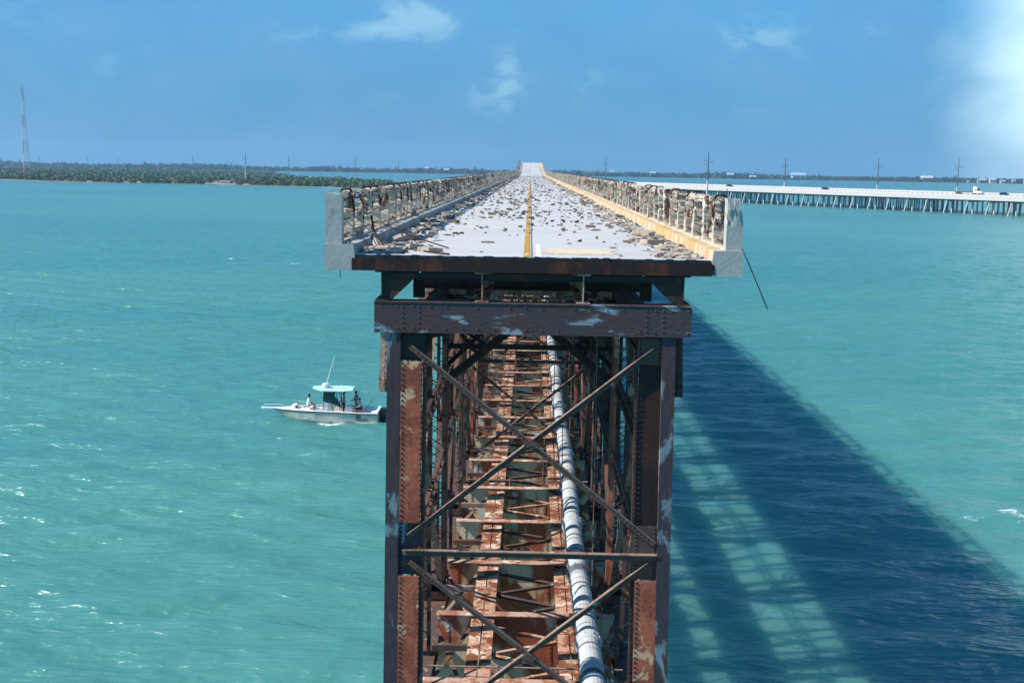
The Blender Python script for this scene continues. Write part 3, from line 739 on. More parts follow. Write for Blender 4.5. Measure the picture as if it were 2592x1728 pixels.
# lattice girders across the tops of the trusses
for k in range(1, 9):
    y = Y0 + .75 + PANEL * k; b = MB()
    for z in (14.08, 14.80): b.box(-2.15, 2.15, y - .07, y + .07, z - .008, z + .008); b.box(-2.15, 2.15, y - .008, y + .008, z + (-.12 if z > 14.5 else .009), z + (-.009 if z > 14.5 else .12))
    x = -2.1; q_ = 0
    while x < 2.0: b.bar((x, y - .012, 14.12 if q_ else 14.76), (x + .28, y - .012, 14.76 if q_ else 14.12), .06, .012, (0, 1, 0)); x += .28; q_ = 1 - q_
    b.build('lattice_girder', (S_MID, S_PALE, S_DARK)[k % 3], bridge)
for s in (-1, 1):
    x = s * 2.5; y1 = Y0 + .4 + PANEL * NP
    for nm, z, hh in (('top_chord', 14.53, .44), ('bottom_chord', 6.12, .46)):
        b = MB()
        for dx in (-.26, .26): b.box(x + dx - .012, x + dx + .012, Y0 + .72, y1, z - hh / 2 + .013, z + hh / 2 - .013)
        b.box(x - .33, x + .33, Y0 + .72, y1, z + hh / 2 - .012, z + hh / 2); b.box(x - .33, x + .33, Y0 + .72, y1, z - hh / 2, z - hh / 2 + .012)
        b.build(nm, S_MID, bridge)
    for k in range(NP):
        ya, yb = Y0 + .4 + PANEL * k, Y0 + .4 + PANEL * (k + 1); b = MB()
        za, zb_ = (14.2, 6.6) if k % 2 == 0 else (6.6, 14.2)
        for dx in (-.17, .17): b.bar((x + dx, ya, za), (x + dx, yb, zb_), .035, .15, (1, 0, 0))
        if k % 2 == 0: b.bar((x, ya, 6.6), (x, yb, 14.2), .03, .07, (1, 0, 0))
        b.build('truss_diagonal', S_MID if k % 3 else S_EDGE, bridge)
    for k in range(12):
        ya, yb = Y0 + .4 + PANEL * k + .35, Y0 + .4 + PANEL * (k + 1) - .3; xm = x - s * .22
        for zz in (10.42, 12.5):
            b = MB()
            for dz in (-.17, .17): b.box(xm - .05, xm + .05, ya, yb, zz + dz - .03, zz + dz + .03)
            yy = ya; q_ = 1
            while yy < yb - .3: b.bar((xm, yy, zz - .15 * q_), (xm, min(yb, yy + .34), zz + .15 * q_), .014, .05, (1, 0, 0)); yy += .34; q_ = -q_
            b.build('side_strut', S_DARK if (k + (zz > 11)) % 2 else S_MID, bridge)
    for k in range(1, NP + 1, 1):
        y = Y0 + .4 + PANEL * k; b = MB(); xi = x - s * .36
        b.prism([(y - .5, 13.95), (y + .5, 13.95), (y + .6, 14.45), (y - .6, 14.45)], 'x', xi, xi + s * .012); b.build('gusset_plate', S_MID if k % 2 else S_DARK, bridge)
        b = MB(); b.prism([(y - .6, 6.3), (y + .6, 6.3), (y + .4, 7.0), (y - .4, 7.0)], 'x', xi, xi + s * .012)
        b.build('gusset_plate', S_MID if k % 2 else S_DARK, bridge)
    # upper lateral bars in the plane of the top chords
b = MB()
for k in range(NP):
    ya, yb = Y0 + .9 + PANEL * k, Y0 + .4 + PANEL * (k + 1)
    b.bar((-2.2, ya, 14.62), (2.2, yb, 14.62), .12, .08); b.bar((2.2, ya, 14.68), (-2.2, yb, 14.68), .12, .08)
b.build('upper_lateral', S_DARK, bridge)

# railway floor inside: cross girders, stringers and zigzag laterals
GY = [22.6 + 3.7 * i for i in range(34)]
bev = MB(); bev.box(-2.2, 2.2, -.008, .008, -1.75, -.022); 
bev.rivets((-2.1, -.021, -.10), (2.1, -.021, -.10), .15, (0, -1, 0), .022)
bev.box(-2.2, 2.2, -.020, -.009, -.17, -.022)
for xx in (-1.95, -.62, .62, 1.95):
    bev.box(xx - .05, xx + .05, -.019, -.009, -1.72, -.18); bev.rivets((xx, -.02, -1.1), (xx, -.02, -.25), .12, (0, -1, 0), .018)
girder_me = bev.mesh('floor_beam', S_OLIVE)
fl = MB().box(-2.22, 2.22, -.14, .14, -.020, 0.0); flange_me = fl.mesh('top_flange', S_PALE)
kn = MB()
kn.prism([(1.55, -.12), (2.2, -.75), (2.2, -.98), (1.55, -.22)], 'y', -.45, -.43); kn.bar((1.62, -.44, -.17), (2.18, -.44, -.86), .12, .02, (0, 0, 1))
knee_me = kn.mesh('knee_brace', S_PALE)
for i, y in enumerate(GY):
    o = link('floor_beam', girder_me, bridge); o.location = (0, y, 7.0)
    f_ = link('top_flange', flange_me, o)
    kk = link('knee_brace', knee_me, o)
for s in (-1, 1):
    x = s * 1.06; b = MB()
    for i in range(len(GY) - 1):
        ya, yb = GY[i] + .15, GY[i + 1] - .03; zt = 6.90
        for dx in (-.15, .15):
            b.box(x + dx - .135, x + dx + .135, ya, yb, zt - .016, zt); b.box(x + dx - .01, x + dx + .01, ya, yb, zt - .75, zt - .017)
            b.rivets((x + dx + .07, ya + .1, zt + .001), (x + dx + .07, yb - .1, zt + .001), .28, (0, 0, 1), .02)
        # old tie plates and bolt blocks left on top
        for q in range(3):
            if random.random() < .45: yy = random.uniform(ya + .3, yb - .3); b.box(x - .29, x + .29, yy - .10, yy + .10, zt + .001, zt + .02)
    b.build('stringer', S_BRIGHT, bridge)
for i in range(min(26, len(GY) - 1)):
    b = MB(); ya, yb = GY[i] + .25, GY[i + 1] - .25; n = 4; rgx = random.Random(i)
    for q in range(n):
        p0 = (-.76, ya + (yb - ya) * (q + (.0 if q % 2 == 0 else .9)) / n, 6.80); p1 = (.76, ya + (yb - ya) * (q + (.9 if q % 2 == 0 else .0)) / n, 6.80)
        b.bar(p0, p1, .105, .012, (0, 0, 1)); b.bar(p0, p1, .012, .10, (0, 0, 1), (-.045, -.056))
    b.build('lateral_lacing', S_MID if i % 3 else S_BRIGHT, bridge)
rgw = random.Random(4)
for i in range(11):
    xw = rgw.choice((-1, 1)) * rgw.uniform(.3, 2.0); yw = Y0 + .8 + rgw.uniform(.5, 26); b = MB(); zl = rgw.uniform(6.2, 10)
    b.tube([(xw, yw, 14.4), (xw + rgw.uniform(-.15, .15), yw + .1, (14.4 + zl) / 2), (xw + rgw.uniform(-.1, .1), yw, zl)], .012, 5); b.build('hanging_wire', S_EDGE, bridge)
for i, y in enumerate(GY[:16]):
    for s in (-1, 1):
        b = MB(); xa, xb = s * 1.36, s * 2.18
        b.bar((xa, y + .2, 6.7), (xb, y + 3.4, 6.7), .10, .014); b.bar((xb, y + .2, 6.72), (xa, y + 3.4, 6.72), .10, .014); b.bar((xa, y + 1.9, 6.9), (xb, y + 1.9, 6.9), .12, .14)
        b.build('outer_lateral', S_EDGE if (i + (s > 0)) % 2 else S_MID, bridge)
    b = MB(); b.tube([(-2.15, y + .35, 7.16), (2.15, y + .35, 7.16)], .022, 6); b.tube([(-.6, y + .35, 6.9), (-.6, y + .35, 7.2)], .03, 6)
    if i % 2 == 0: b.build('tie_rod', S_EDGE, bridge)
for k, y in enumerate((Y0 + .6, Y0 + .6 + PANEL * 6, Y0 + .6 + PANEL * 12, Y0 + .6 + PANEL * 17)):
    b = MB(); b.add([(-3.3, y - 1.4, -3), (3.3, y - 1.4, -3), (3.3, y + 1.4, -3), (-3.3, y + 1.4, -3), (-3.0, y - 1.0, 5.1), (3.0, y - 1.0, 5.1), (3.0, y + 1.0, 5.1), (-3.0, y + 1.0, 5.1)],
                    [(0, 3, 2, 1), (4, 5, 6, 7), (0, 1, 5, 4), (1, 2, 6, 5), (2, 3, 7, 6), (3, 0, 4, 7)])
    b.box(-3.2, 3.2, y - 1.2, y + 1.2, 4.602, 5.1); b.box(-2.9, -2.1, y - .4, y + .4, 5.102, 5.88); b.box(2.1, 2.9, y - .4, y + .4, 5.102, 5.88)
    b.build('pier', C_PIER, bridge)
# the far approach under the climbing road: girders on piers
b = MB(); yl = ys(8, Y0 + .6 + PANEL * NP, 372)
for x in (-2.3, 2.3): sweep(b, [(x - .2, -9.8), (x + .2, -9.8), (x + .2, -.9), (x - .2, -.9)], [y for y in yl]) if False else None
for x in (-2.5, 2.5):
    for i in range(len(yl) - 1):
        z = zd(yl[i]); z2 = zd(yl[i + 1])
        b.bar((x, yl[i], z - 1.9), (x, yl[i + 1], z2 - 1.9), .5, .45); b.bar((x, yl[i], 6.2), (x, yl[i + 1], 6.2), .5, .45)
        b.bar((x, yl[i], 6.4), (x, yl[i], z - 2), .4, .5, (0, 1, 0)); b.bar((x, yl[i], z - 2), (x, yl[i + 1], 6.4), .12, .25, (1, 0, 0))
b.build('far_truss', S_MID, bridge)
b = MB()
for y in (175, 240, 305, 368): b.box(-3, 3, y - 1.2, y + 1.2, -3, 5.97)
b.build('pier', C_PIER, bridge)

# ------------------------------------------------------------------ the water pipe on the railway floor
pz = 7.0 + .30; px = 1.42
pipe = empty('water_pipe', (px, 22.0, 7.0))
tag(pipe, 'whitewashed water pipe with wrap rings and painted shadow bands running along the floor inside the truss', 'pipe')
def pxy(y): return (px + .03 * math.sin(y * .35), y, pz + .012 * math.sin(y * .9))
yj = 19.75; i = 0
while yj < 138:
    y2 = yj + 4.25
    if yj < 130:
        b = MB(); rg = np.random.default_rng(300 + i); n = 42; pts = []; rs = []
        for k in range(n + 1):
            y = yj + .02 + (y2 - yj - .04) * k / n; pts.append(pxy(y)); rs.append(.262 + .006 * rg.normal() + (.010 if k in (8, 15, 16, 24, 33) else 0))
        b.tube(pts, rs, 20)
        for k in range(5):
            y = yj + .5 + (y2 - yj - .9) * rg.random(); c = pxy(y); b.tube([(c[0], y - .03, c[2]), (c[0], y + .03, c[2])], .277, 20, 1)  # dark rings paint the truss shadows across the pipe
        b.build('pipe_section', [PIPE, PIPEDK], pipe, smooth=False)
        b = MB(); c = pxy(y2); b.tube([(c[0], y2 - .22, c[2]), (c[0], y2 - .16, c[2]), (c[0], y2 - .02, c[2]), (c[0], y2 + .02, c[2]), (c[0], y2 + .10, c[2]), (c[0], y2 + .16, c[2])], [.275, .305, .30, .325, .315, .272], 20)
        for k in range(10):
            a = 6.283 * k / 10; p = Vector((c[0] + .295 * math.cos(a), y2, c[2] + .295 * math.sin(a))); b.tube([p + Vector((0, -.16, 0)), p + Vector((0, .2, 0))], .022, 5)
        b.build('pipe_coupling', [PIPEDK if i % 2 else PIPE], pipe)
    yj = y2; i += 1

# ------------------------------------------------------------------ rubble on the road
def rock_mesh(seed, sub=2, flat=.5):
    rg = np.random.default_rng(seed); bm = bmesh.new(); n = 15 if sub == 2 else 9
    for _ in range(n):
        p = rg.uniform(-1, 1, 3); p /= max(abs(p)) ** .75; bm.verts.new((p[0], p[1] * .75, p[2] * flat))
    bmesh.ops.convex_hull(bm, input=bm.verts[:])
    bmesh.ops.delete(bm, geom=[v for v in bm.verts if not v.link_faces], context='VERTS')
    zmin = min(v.co.z for v in bm.verts)
    for v in bm.verts: v.co.z -= zmin + .16
    bmesh.ops.recalc_face_normals(bm, faces=bm.faces)
    me = bpy.data.meshes.new('concrete_chunk'); bm.to_mesh(me); bm.free(); me.materials.append(C_RUBBLE); return me
ROCKS = [rock_mesh(k, 2, .18 + .045 * (k % 7)) for k in range(10)]
DARKS = []
for m_ in ROCKS:
    c_ = m_.copy(); c_.materials.clear(); c_.materials.append(C_DARKRUB); DARKS.append(c_)
rg = np.random.default_rng(77); spots = []
def edge_x():
    s = -1 if rg.random() < .55 else 1
    return s * (3.36 - abs(rg.normal()) * .42 - .05)
while len(spots) < 5200:
    y = 21.6 + 330 * rg.random() ** 2.1
    if rg.random() < (.46 if y < 40 else .30): x = edge_x()
    else:
        x = rg.uniform(-3.2, 3.2)
        dens = min(1, max(.03, (y - 22.5) / 18)) * (.66 + .7 * mnoise.noise((x * .5, y * .22, 2)))
        if rg.random() > dens: continue
        if y < 24.4 and -.1 < x < 1.7: continue
    if abs(x) > 3.33: continue
    if y < 32 and abs(x) < 2.3 and rg.random() < .35: continue
    size = min(.24, .026 + abs(rg.normal()) * .046 + (.045 * rg.random() ** 2 if abs(x) > 2.4 else .0)) 
    spots.append((x, y, size))
spots.sort(key=lambda q: -q[2] / q[1])
for x, y, size in spots[:285]:
    o = link('concrete_chunk', (ROCKS if abs(x) > 2.5 and rg.random() < .75 else DARKS)[int(rg.integers(10))]); o.location = (x, y, zd(y)); k = .7 + .7 * rg.random()
    o.scale = (size * k * 1.15, size * 1.1, size * (.8 + .5 * rg.random())); o.rotation_euler.z = rg.random() * 6.28
    tag(o, 'loose chunk of broken concrete lying on the road deck', 'rubble', 'broken concrete chunks on the road deck')
b = MB(); low = [rock_mesh(60 + k, 1, .45) for k in range(6)]
lowd = [([v.co.copy() for v in m.vertices], [tuple(p.vertices) for p in m.polygons]) for m in low]
for x, y, size in spots[285:]:
    vs, fs = lowd[int(rg.integers(6))]; mi_ = 0 if abs(x) > 2.5 and rg.random() < .75 else 1; a = rg.random() * 6.28; ca, sa = math.cos(a), math.sin(a); k = .7 + .7 * rg.random(); h = .8 + .4 * rg.random()
    b.add([(x + (v.x * ca * k - v.y * sa) * size, y + (v.x * sa * k + v.y * ca) * size, zd(y) + v.z * size * h) for v in vs], fs, mi_)
for m in low: bpy.data.meshes.remove(m)
tag(b.build('rubble', [C_RUBBLE, C_DARKRUB], fix=False), kind='stuff')
# larger slabs
def slab(name, pts, th, loc, rot, label, m=C_RUBBLE, cat='slab'):
    b = MB(); rg2 = np.random.default_rng(int(abs(loc[0] * 100) + loc[1] * 10)); n = len(pts)
    vs = [(x, y, 0) for x, y in pts] + [(x * (.9 + .1 * rg2.random()), y * (.9 + .1 * rg2.random()), th * (.8 + .4 * rg2.random())) for x, y in pts]
    b.add(vs, [tuple(range(n - 1, -1, -1)), tuple(range(n, 2 * n))] + [(i, (i + 1) % n, (i + 1) % n + n, i + n) for i in range(n)])
    o = b.build(name, m); o.location = loc; o.rotation_euler = rot; return tag(o, label, cat)
quad6 = [(-.4, -.22), (.05, -.27), (.38, -.18), (.42, .12), (.1, .25), (-.35, .2)]
slab('concrete_slab', quad6, .10, (-3.0, 22.0, 16.335), (0, 0, .2), 'pale flat slab on the road beside the left end post')
slab('concrete_slab', [(-.1, -.35), (.1, -.33), (.12, .36), (-.09, .34)], .12, (-3.18, 22.55, 16.40), (.42, .35, .5), 'broken rail length leaning on the left kerb near the cut end')
slab('concrete_slab', [(q[0] * .8, q[1] * .9) for q in quad6], .09, (-2.55, 22.9, 16.335), (.0, .06, 1.1), 'flat pale slab in the debris line by the left kerb')
slab('concrete_slab', [(q[0] * .62, q[1] * .8) for q in quad6], .08, (-2.1, 22.25, 16.335), (0, 0, 2.3), 'small tilted slab out on the white road near the left kerb')
slab('concrete_slab', [(-.09, -.5), (.1, -.48), (.09, .52), (-.1, .46)], .13, (-2.95, 24.9, 16.36), (.12, .1, -.4), 'long fallen rail piece lying in rubble along the left kerb')
slab('concrete_slab', [(q[0] * .8, q[1] * .7) for q in quad6], .11, (2.75, 25.6, 16.335), (0, .05, .7), 'sunlit tilted slab in the debris line by the yellow kerb')
slab('concrete_slab', [(-.10, -.42), (.1, -.4), (.1, .4), (-.1, .42)], .12, (2.9, 28.6, 16.37), (.1, -.2, .35), 'fallen rail length resting against the yellow kerb')
# loose bars
def rod(pts, r, label, name='reinforcing_bar'):
    b = MB(); b.tube(pts, r, 6); return tag(b.build(name, REBAR), label, 'steel bar')
rod([(-3.28, 24.4, 16.75), (-2.6, 23.6, 16.55), (-1.75, 22.9, 16.36)], .016, 'long bent bar reaching from the left kerb onto the road')
rod([(-2.15, 21.75, 16.37), (-1.95, 21.6, 16.36), (-1.62, 21.35, 16.35)], .018, 'short dark bar lying near the cut edge of the road')
rod([(-3.35, 22.9, 17.0), (-3.25, 22.6, 16.7), (-3.0, 22.3, 16.42)], .02, 'leaning rusty bar propped against the left railing')
rod([(4.02, 22.1, 16.98), (4.05, 21.9, 16.65), (4.20, 21.7, 16.3), (4.62, 21.6, 15.36)], .010, 'thin bar dangling over the water outside the right end post')
rod([(-3.72, 21.25, 16.03), (-3.715, 21.24, 15.86)], .008, 'short wire hanging under the left kerb block')

# ------------------------------------------------------------------ the motor boat and the people in it
GEL = plain('white_gelcoat', (.80, .80, .76), .35, .4, .04, .8)
HULLM = plain('cream_hull', (.50, .52, .45), .35, .4, .05, .8)
BLACKR = plain('dark_rub_rail', (.012, .03, .032), .5, .4, .2, 5)
TEAL = plain('aqua_canvas', (.42, .74, .72), .6, .3, .08, 3)
GLASS = plain('dark_tinted_glass', (.015, .055, .055), .12, .5, .2, 2)
ALU = plain('grey_tube', (.30, .36, .37), .4, .5, .1, 4)
SKIN = plain('skin', (.36, .19, .12), .6, .3, .05, 20)
HAIR = plain('dark_hair', (.018, .015, .014), .7, .2, .3, 30)
CLOTH = {n: plain(n + '_cloth', c, .85, .1, .12, 9) for n, c in dict(white=(.78, .77, .74), grey=(.20, .21, .22), lilac=(.30, .29, .40), dark=(.035, .037, .05), blue=(.22, .28, .42), tan=(.40, .32, .22)).items()}

BX, BY = -10.55, 77.4      # stern of the boat; bow points to -x
boat = empty('motor_boat', (BX - 3.8, BY, 0))
tag(boat, 'white centre console fishing boat with aqua canopy passing the bridge', 'boat')
def bp(u, v, z): return (BX - u, BY - v, z)        # u metres forward of the stern, v toward the viewer
st = [(0, 1.15, .70, 1.0), (1.5, 1.22, .72, 1.0), (3.0, 1.24, .78, 1.0), (4.5, 1.18, .80, .92), (5.7, .92, .79, .70), (6.6, .58, .77, .38), (7.3, .24, .75, .12), (7.62, .03, .74, .01)]
rowsv = []
for u, hb, zs, ch in st:
    ub = u - max(0, (u - 6.0)) * .5    # raked stem
    rowsv.append([bp(ub, 0, -.35 + max(0, u - 6.2) * .22), bp(ub, ch * hb * .85, -.15 + max(0, u - 5.5) * .07), bp(ub + (u - ub) * .35, hb * (.55 + .40 * ch), .14 + max(0, u - 5.5) * .07), bp(u, hb, zs)])
b = MB(); o0 = len(b.v)
for r in rowsv:
    full = [(x, 2 * BY - y, z) for (x, y, z) in reversed(r)] + r[1:]
    b.v += full
n = 7
for i in range(len(rowsv) - 1):
    for k in range(n - 1):
        b.f.append((i * n + k, i * n + k + 1, (i + 1) * n + k + 1, (i + 1) * n + k)); b.m.append(0)
b.f.append(tuple(range(n))); b.m.append(0)
hull = b.build('hull', HULLM, boat, smooth=False)
# deck: raised bow, side decks, open cockpit floor
b = MB(); up_ = []
for u, hb, zs, ch in st: up_.append((u, hb, zs))
inner = [(u, max(.0, hb - .22) if u < 5.2 else 0, zs) for u, hb, zs in up_]
for s in (-1, 1):
    o = len(b.v)
    for (u, hb, zs), (u2, hi, z2) in zip(up_, inner):
        crown = .10 * max(0, min(1, (u - 4.6) / 1.0)) * (1 - max(0, u - 6.6) * .8)
        b.v += [bp(u, s * hb, zs + .035), bp(u2, s * hi, z2 + .05 + (crown if u >= 5.2 else .0))]
    for i in range(len(up_) - 1): b.f.append((o + 2 * i, o + 2 * i + 1, o + 2 * i + 3, o + 2 * i + 2)); b.m.append(0)
    o = len(b.v)
    for (u2, hi, z2) in inner:
        b.v += [bp(u2, s * hi, z2 + .05), bp(u2, s * hi, .30)]
    for i in range(4): b.f.append((o + 2 * i, o + 2 * i + 1, o + 2 * i + 3, o + 2 * i + 2)); b.m.append(0)
b.box(BX - 5.2, BX - .1, BY - 1.0, BY + 1.0, .26, .30); b.box(BX - 5.2, BX - 4.9, BY - .9, BY + .9, .301, .86); b.box(BX - .5, BX - .02, BY - 1.05, BY + 1.05, .301, .82)
b.build('deck', GEL, boat)
b = MB()
for s in (-1, 1):
    for i in range(len(st) - 1):
        b.bar(bp(st[i][0], s * (st[i][1] + .01), st[i][2] + .005), bp(st[i + 1][0], s * (st[i + 1][1] + .01), st[i + 1][2] + .005), .05, .07)
b.build('rub_rail', BLACKR, boat)
b = MB(); b.box(BX - 8.45, BX - 7.2, BY - .16, BY + .16, 0.76, .82); b.box(BX - 8.5, BX - 8.3, BY - .22, BY + .22, .745, .83); b.tube([bp(8.35, .1, .82), bp(8.3, .1, 1.06), bp(7.0, .2, 1.08), bp(6.7, .3, .80)], .02, 6)
b.build('bow_pulpit', GEL, boat)
b = MB(); b.prism([(BX - 4.05, .30), (BX - 3.35, .30), (BX - 3.35, 1.42), (BX - 3.85, 1.42), (BX - 4.05, 1.05)], 'y', BY - .42, BY + .42); b.box(BX - 4.6, BX - 4.1, BY - .38, BY + .38, .302, .85)
b.build('console', GEL, boat)
b = MB(); b.box(BX - 4.06, BX - 3.60, BY - .43, BY - .425, 1.08, 1.20); b.box(BX - 4.05, BX - 3.5, BY - .43, BY - .425, 1.28, 1.40); b.build('console_stripe', TEAL, boat)
b = MB()
b.add([bp(3.98, .44, 1.42), bp(3.40, .50, 1.30), bp(3.25, .50, 2.12), bp(3.92, .44, 2.12)], [(0, 1, 2, 3)]); b.add([bp(3.98, -.44, 1.42), bp(3.40, -.50, 1.30), bp(3.25, -.50, 2.12), bp(3.92, -.44, 2.12)], [(0, 1, 2, 3)])
b.add([bp(3.99, .44, 1.42), bp(3.99, -.44, 1.42), bp(3.93, -.44, 2.12), bp(3.93, .44, 2.12)], [(0, 1, 2, 3)])
b.add([bp(3.40, .51, 1.30), bp(2.55, .55, .95), bp(2.75, .55, 1.3), bp(3.25, .51, 2.0)], [(0, 1, 2, 3)])
b.build('windscreen', GLASS, boat, fix=False)
b = MB()
for s in (-1, 1):
    for p, q in (((4.0, .5, .8), (3.92, .55, 2.15)), ((3.3, .55, .8), (3.5, .55, 2.15)), ((2.75, .58, .8), (3.05, .58, 2.15)), ((2.65, .58, .8), (2.65, .58, 2.15)), ((3.95, .55, 2.12), (2.65, .58, 2.12))):
        b.tube([bp(p[0], s * p[1], p[2]), bp(q[0], s * q[1], q[2])], .03, 6)
b.build('canopy_frame', GLASS, boat)
b = MB(); tp = [(4.75, .30, 2.34), (4.55, .62, 2.36), (4.0, .92, 2.30), (2.4, .95, 2.30), (1.85, .80, 2.30)]
o = 0; rows_ = []
for u, hb, z in tp:
    rows_.append([bp(u, -hb, z - (.07 if u < 4.4 else .02)), bp(u, -hb, z), bp(u, 0, z + .09), bp(u, hb, z), bp(u, hb, z - (.07 if u < 4.4 else .02)), bp(u, 0, z - .12)])
for r in rows_: b.v += r
for i in range(len(rows_) - 1):
    for k in range(6): b.f.append((i * 6 + k, i * 6 + (k + 1) % 6, (i + 1) * 6 + (k + 1) % 6, (i + 1) * 6 + k)); b.m.append(0)
b.f.append(tuple(range(6))); b.f.append(tuple(range(4 * 6 + 5, 4 * 6 - 1, -1))); b.m += [0, 0]
top = b.build('canopy', TEAL, boat)
b = MB(); b.tube([bp(3.85, .1, 2.38), bp(3.85, .1, 2.46), bp(3.85, .1, 2.62), bp(3.85, .1, 2.67)], [.2, .27, .27, .2], 14); b.build('radar_dome', GEL, top)
b = MB(); b.tube([bp(3.78, .35, 2.6), bp(3.15, .35, 4.72)], [.035, .016], 6); b.build('antenna', GEL, top)
b = MB(); b.tube([bp(2.7, .3, 2.3), bp(2.66, .3, 2.62), bp(2.75, .3, 2.68)], .025, 6); b.build('deck_light', GEL, top)
b = MB(); b.box(BX - 2.4, BX - 1.9, BY - .4, BY + .4, .301, .95); b.box(BX - 2.42, BX - 1.98, BY - .42, BY + .42, .951, 1.05); b.build('leaning_post', GEL, boat)
b = MB(); b.box(BX + .02, BX + .45, BY - .2, BY + .2, .1, .55); b.box(BX - .02, BX + .40, BY - .14, BY + .14, -.3, .098); b.prism([(BX + .0, .56), (BX + .52, .56), (BX + .44, .92), (BX + .1, .95)], 'y', BY - .22, BY + .22)
b.build('outboard_motor', BLACKR, boat)
for txt, u, z, sz in (('SEA', 1.55, .42, .20), ('BULLETT', 1.55, .21, .20)):
    cu = bpy.data.curves.new('lettering', 'FONT'); cu.body = txt; cu.size = sz; cu.extrude = .004; cu.offset = .010; cu.space_character = 1.15
    tmp = bpy.data.objects.new('tmp', cu); COL.objects.link(tmp); dg = bpy.context.evaluated_depsgraph_get()
    me = bpy.data.meshes.new_from_object(tmp.evaluated_get(dg)); bpy.data.objects.remove(tmp)
    me.materials.clear(); me.materials.append(BLACKR)
    o = link('lettering', me, hull); o.location = (BX - u, BY - 1.235, z); o.rotation_euler = (R(90 - 8), 0, 0)
b = MB()
for u0, u1 in ((1.55, 1.2), (.75, .5)): b.box(BX - u0, BX - u1, BY - 1.262, BY - 1.24, .62, .65)
b.build('trim_mark', BLACKR, hull)

def person(loc, face, pose, shirt, legs, label, hat=None, sc=1.0):
    """pose: joints in metres, x = forward, y = left, z = up, from the feet's level"""
    J = pose; ed = [('pel', 'spn'), ('spn', 'che'), ('che', 'nek'), ('nek', 'hd0'), ('hd0', 'hd1')]
    for s in 'lr': ed += [('che', s + 'sh'), (s + 'sh', s + 'el'), (s + 'el', s + 'wr'), (s + 'wr', s + 'ha'), ('pel', s + 'hip'), (s + 'hip', s + 'kn'), (s + 'kn', s + 'an'), (s + 'an', s + 'to')]
    rad = dict(pel=.135, spn=.125, che=.145, nek=.058, hd0=.085, hd1=.082, sh=.07, el=.045, wr=.033, ha=.036, hip=.095, kn=.062, an=.042, to=.035)
    names = list(J); bm = bmesh.new(); lay = bm.verts.layers.skin.verify(); vs = {}
    for k in names:
        v = bm.verts.new(J[k]); vs[k] = v; r = rad[k[1:] if k[0] in 'lr' and k[1:] in rad else k]; v[lay].radius = (r, r); v[lay].use_root = (k == 'pel')
    for a, c in ed: bm.edges.new((vs[a], vs[c]))
    me = bpy.data.meshes.new('person'); bm.to_mesh(me); bm.free()
    o = link('person', me); o.modifiers.new('s', 'SKIN'); sb = o.modifiers.new('d', 'SUBSURF'); sb.levels = 2; sb.render_levels = 2
    dg = bpy.context.evaluated_depsgraph_get(); body = bpy.data.meshes.new_from_object(o.evaluated_get(dg)); o.modifiers.clear(); o.data = body
    body.materials.clear()
    for m in (SKIN, CLOTH[shirt], CLOTH[legs]): body.materials.append(m)
    body.polygons.foreach_set('use_smooth', [True] * len(body.polygons))
    def near(p, keys):
        return min((p - (Vector(J[a]).lerp(Vector(J[c]), t))).length for a, c in keys for t in (0, .25, .5, .75, 1))
    up_e = [('pel', 'spn'), ('spn', 'che'), ('che', 'lsh'), ('che', 'rsh'), ('lsh', 'lel'), ('rsh', 'rel')]
    lo_e = [('pel', 'lhip'), ('pel', 'rhip'), ('lhip', 'lkn'), ('rhip', 'rkn')]
    sk_e = [('nek', 'hd0'), ('hd0', 'hd1'), ('lel', 'lwr'), ('rel', 'rwr'), ('lwr', 'lha'), ('rwr', 'rha'), ('lkn', 'lan'), ('rkn', 'ran'), ('lan', 'lto'), ('ran', 'rto')]
    for p in body.polygons:
        c = p.center; du, dl, dk = near(c, up_e), near(c, lo_e), near(c, sk_e); p.material_index = 0 if dk < min(du, dl) else (1 if du < dl else 2)
    # fingers, nose, ears joined to the same body mesh
    f = MB()
    for s in 'lr':
        w_, h_ = Vector(J[s + 'wr']), Vector(J[s + 'ha']); d = (h_ - w_).normalized(); sd2 = d.orthogonal().normalized(); dn = d.cross(sd2)
        for k in range(4):
            q = h_ + sd2 * (-.027 + .018 * k); L = (.065, .075, .07, .055)[k]; f.tube([q, q + d * L * .55, q + d * L * .85 + dn * L * .4], [.009, .008, .006], 5)
        f.tube([h_ - d * .03 + sd2 * .035, h_ + sd2 * .062 + d * .01, h_ + sd2 * .06 + d * .045], [.010, .009, .007], 5)
    hd = (Vector(J['hd0']) + Vector(J['hd1'])) / 2; fx = Vector((1, 0, 0))
    f.tube([hd + fx * .075 + Vector((0, 0, .015)), hd + fx * .108 + Vector((0, 0, -.02))], [.010, .014], 5)
    for s in (-1, 1): f.tube([hd + Vector((-.005, s * .078, -.03)), hd + Vector((-.01, s * .092, .02))], [.014, .018], 5)
    tm = f.mesh('tmp', SKIN); bm = bmesh.new(); bm.from_mesh(body); bm.from_mesh(tm); bm.to_mesh(body); bm.free()
    o.location = loc; o.rotation_euler.z = face; o.scale = (sc, sc, sc)
    hb_ = MB(); c = Vector(J['hd1']); h0 = Vector(J['hd0'])
    pts = [h0 + Vector((-.035, 0, .02)), c + Vector((-.03, 0, .0)), c + Vector((-.012, 0, .055)), c + Vector((-.005, 0, .092))]
    hb_.tube(pts, [.080, .094, .082, .03], 12); hair = hb_.build('hat' if hat else 'hair', CLOTH[hat] if hat else HAIR, None, smooth=True); hair.parent = o
    hb_ = MB()
    for s in (-1, 1): hb_.tube([hd + Vector((.074, s * .032, .012)), hd + Vector((.084, s * .032, .012))], .011, 6)
    hb_.tube([hd + Vector((.078, -.025, -.052)), hd + Vector((.082, 0, -.055)), hd + Vector((.078, .025, -.052))], .007, 5)
    e = hb_.build('face', HAIR, None); e.parent = o
    return tag(o, label, 'person')
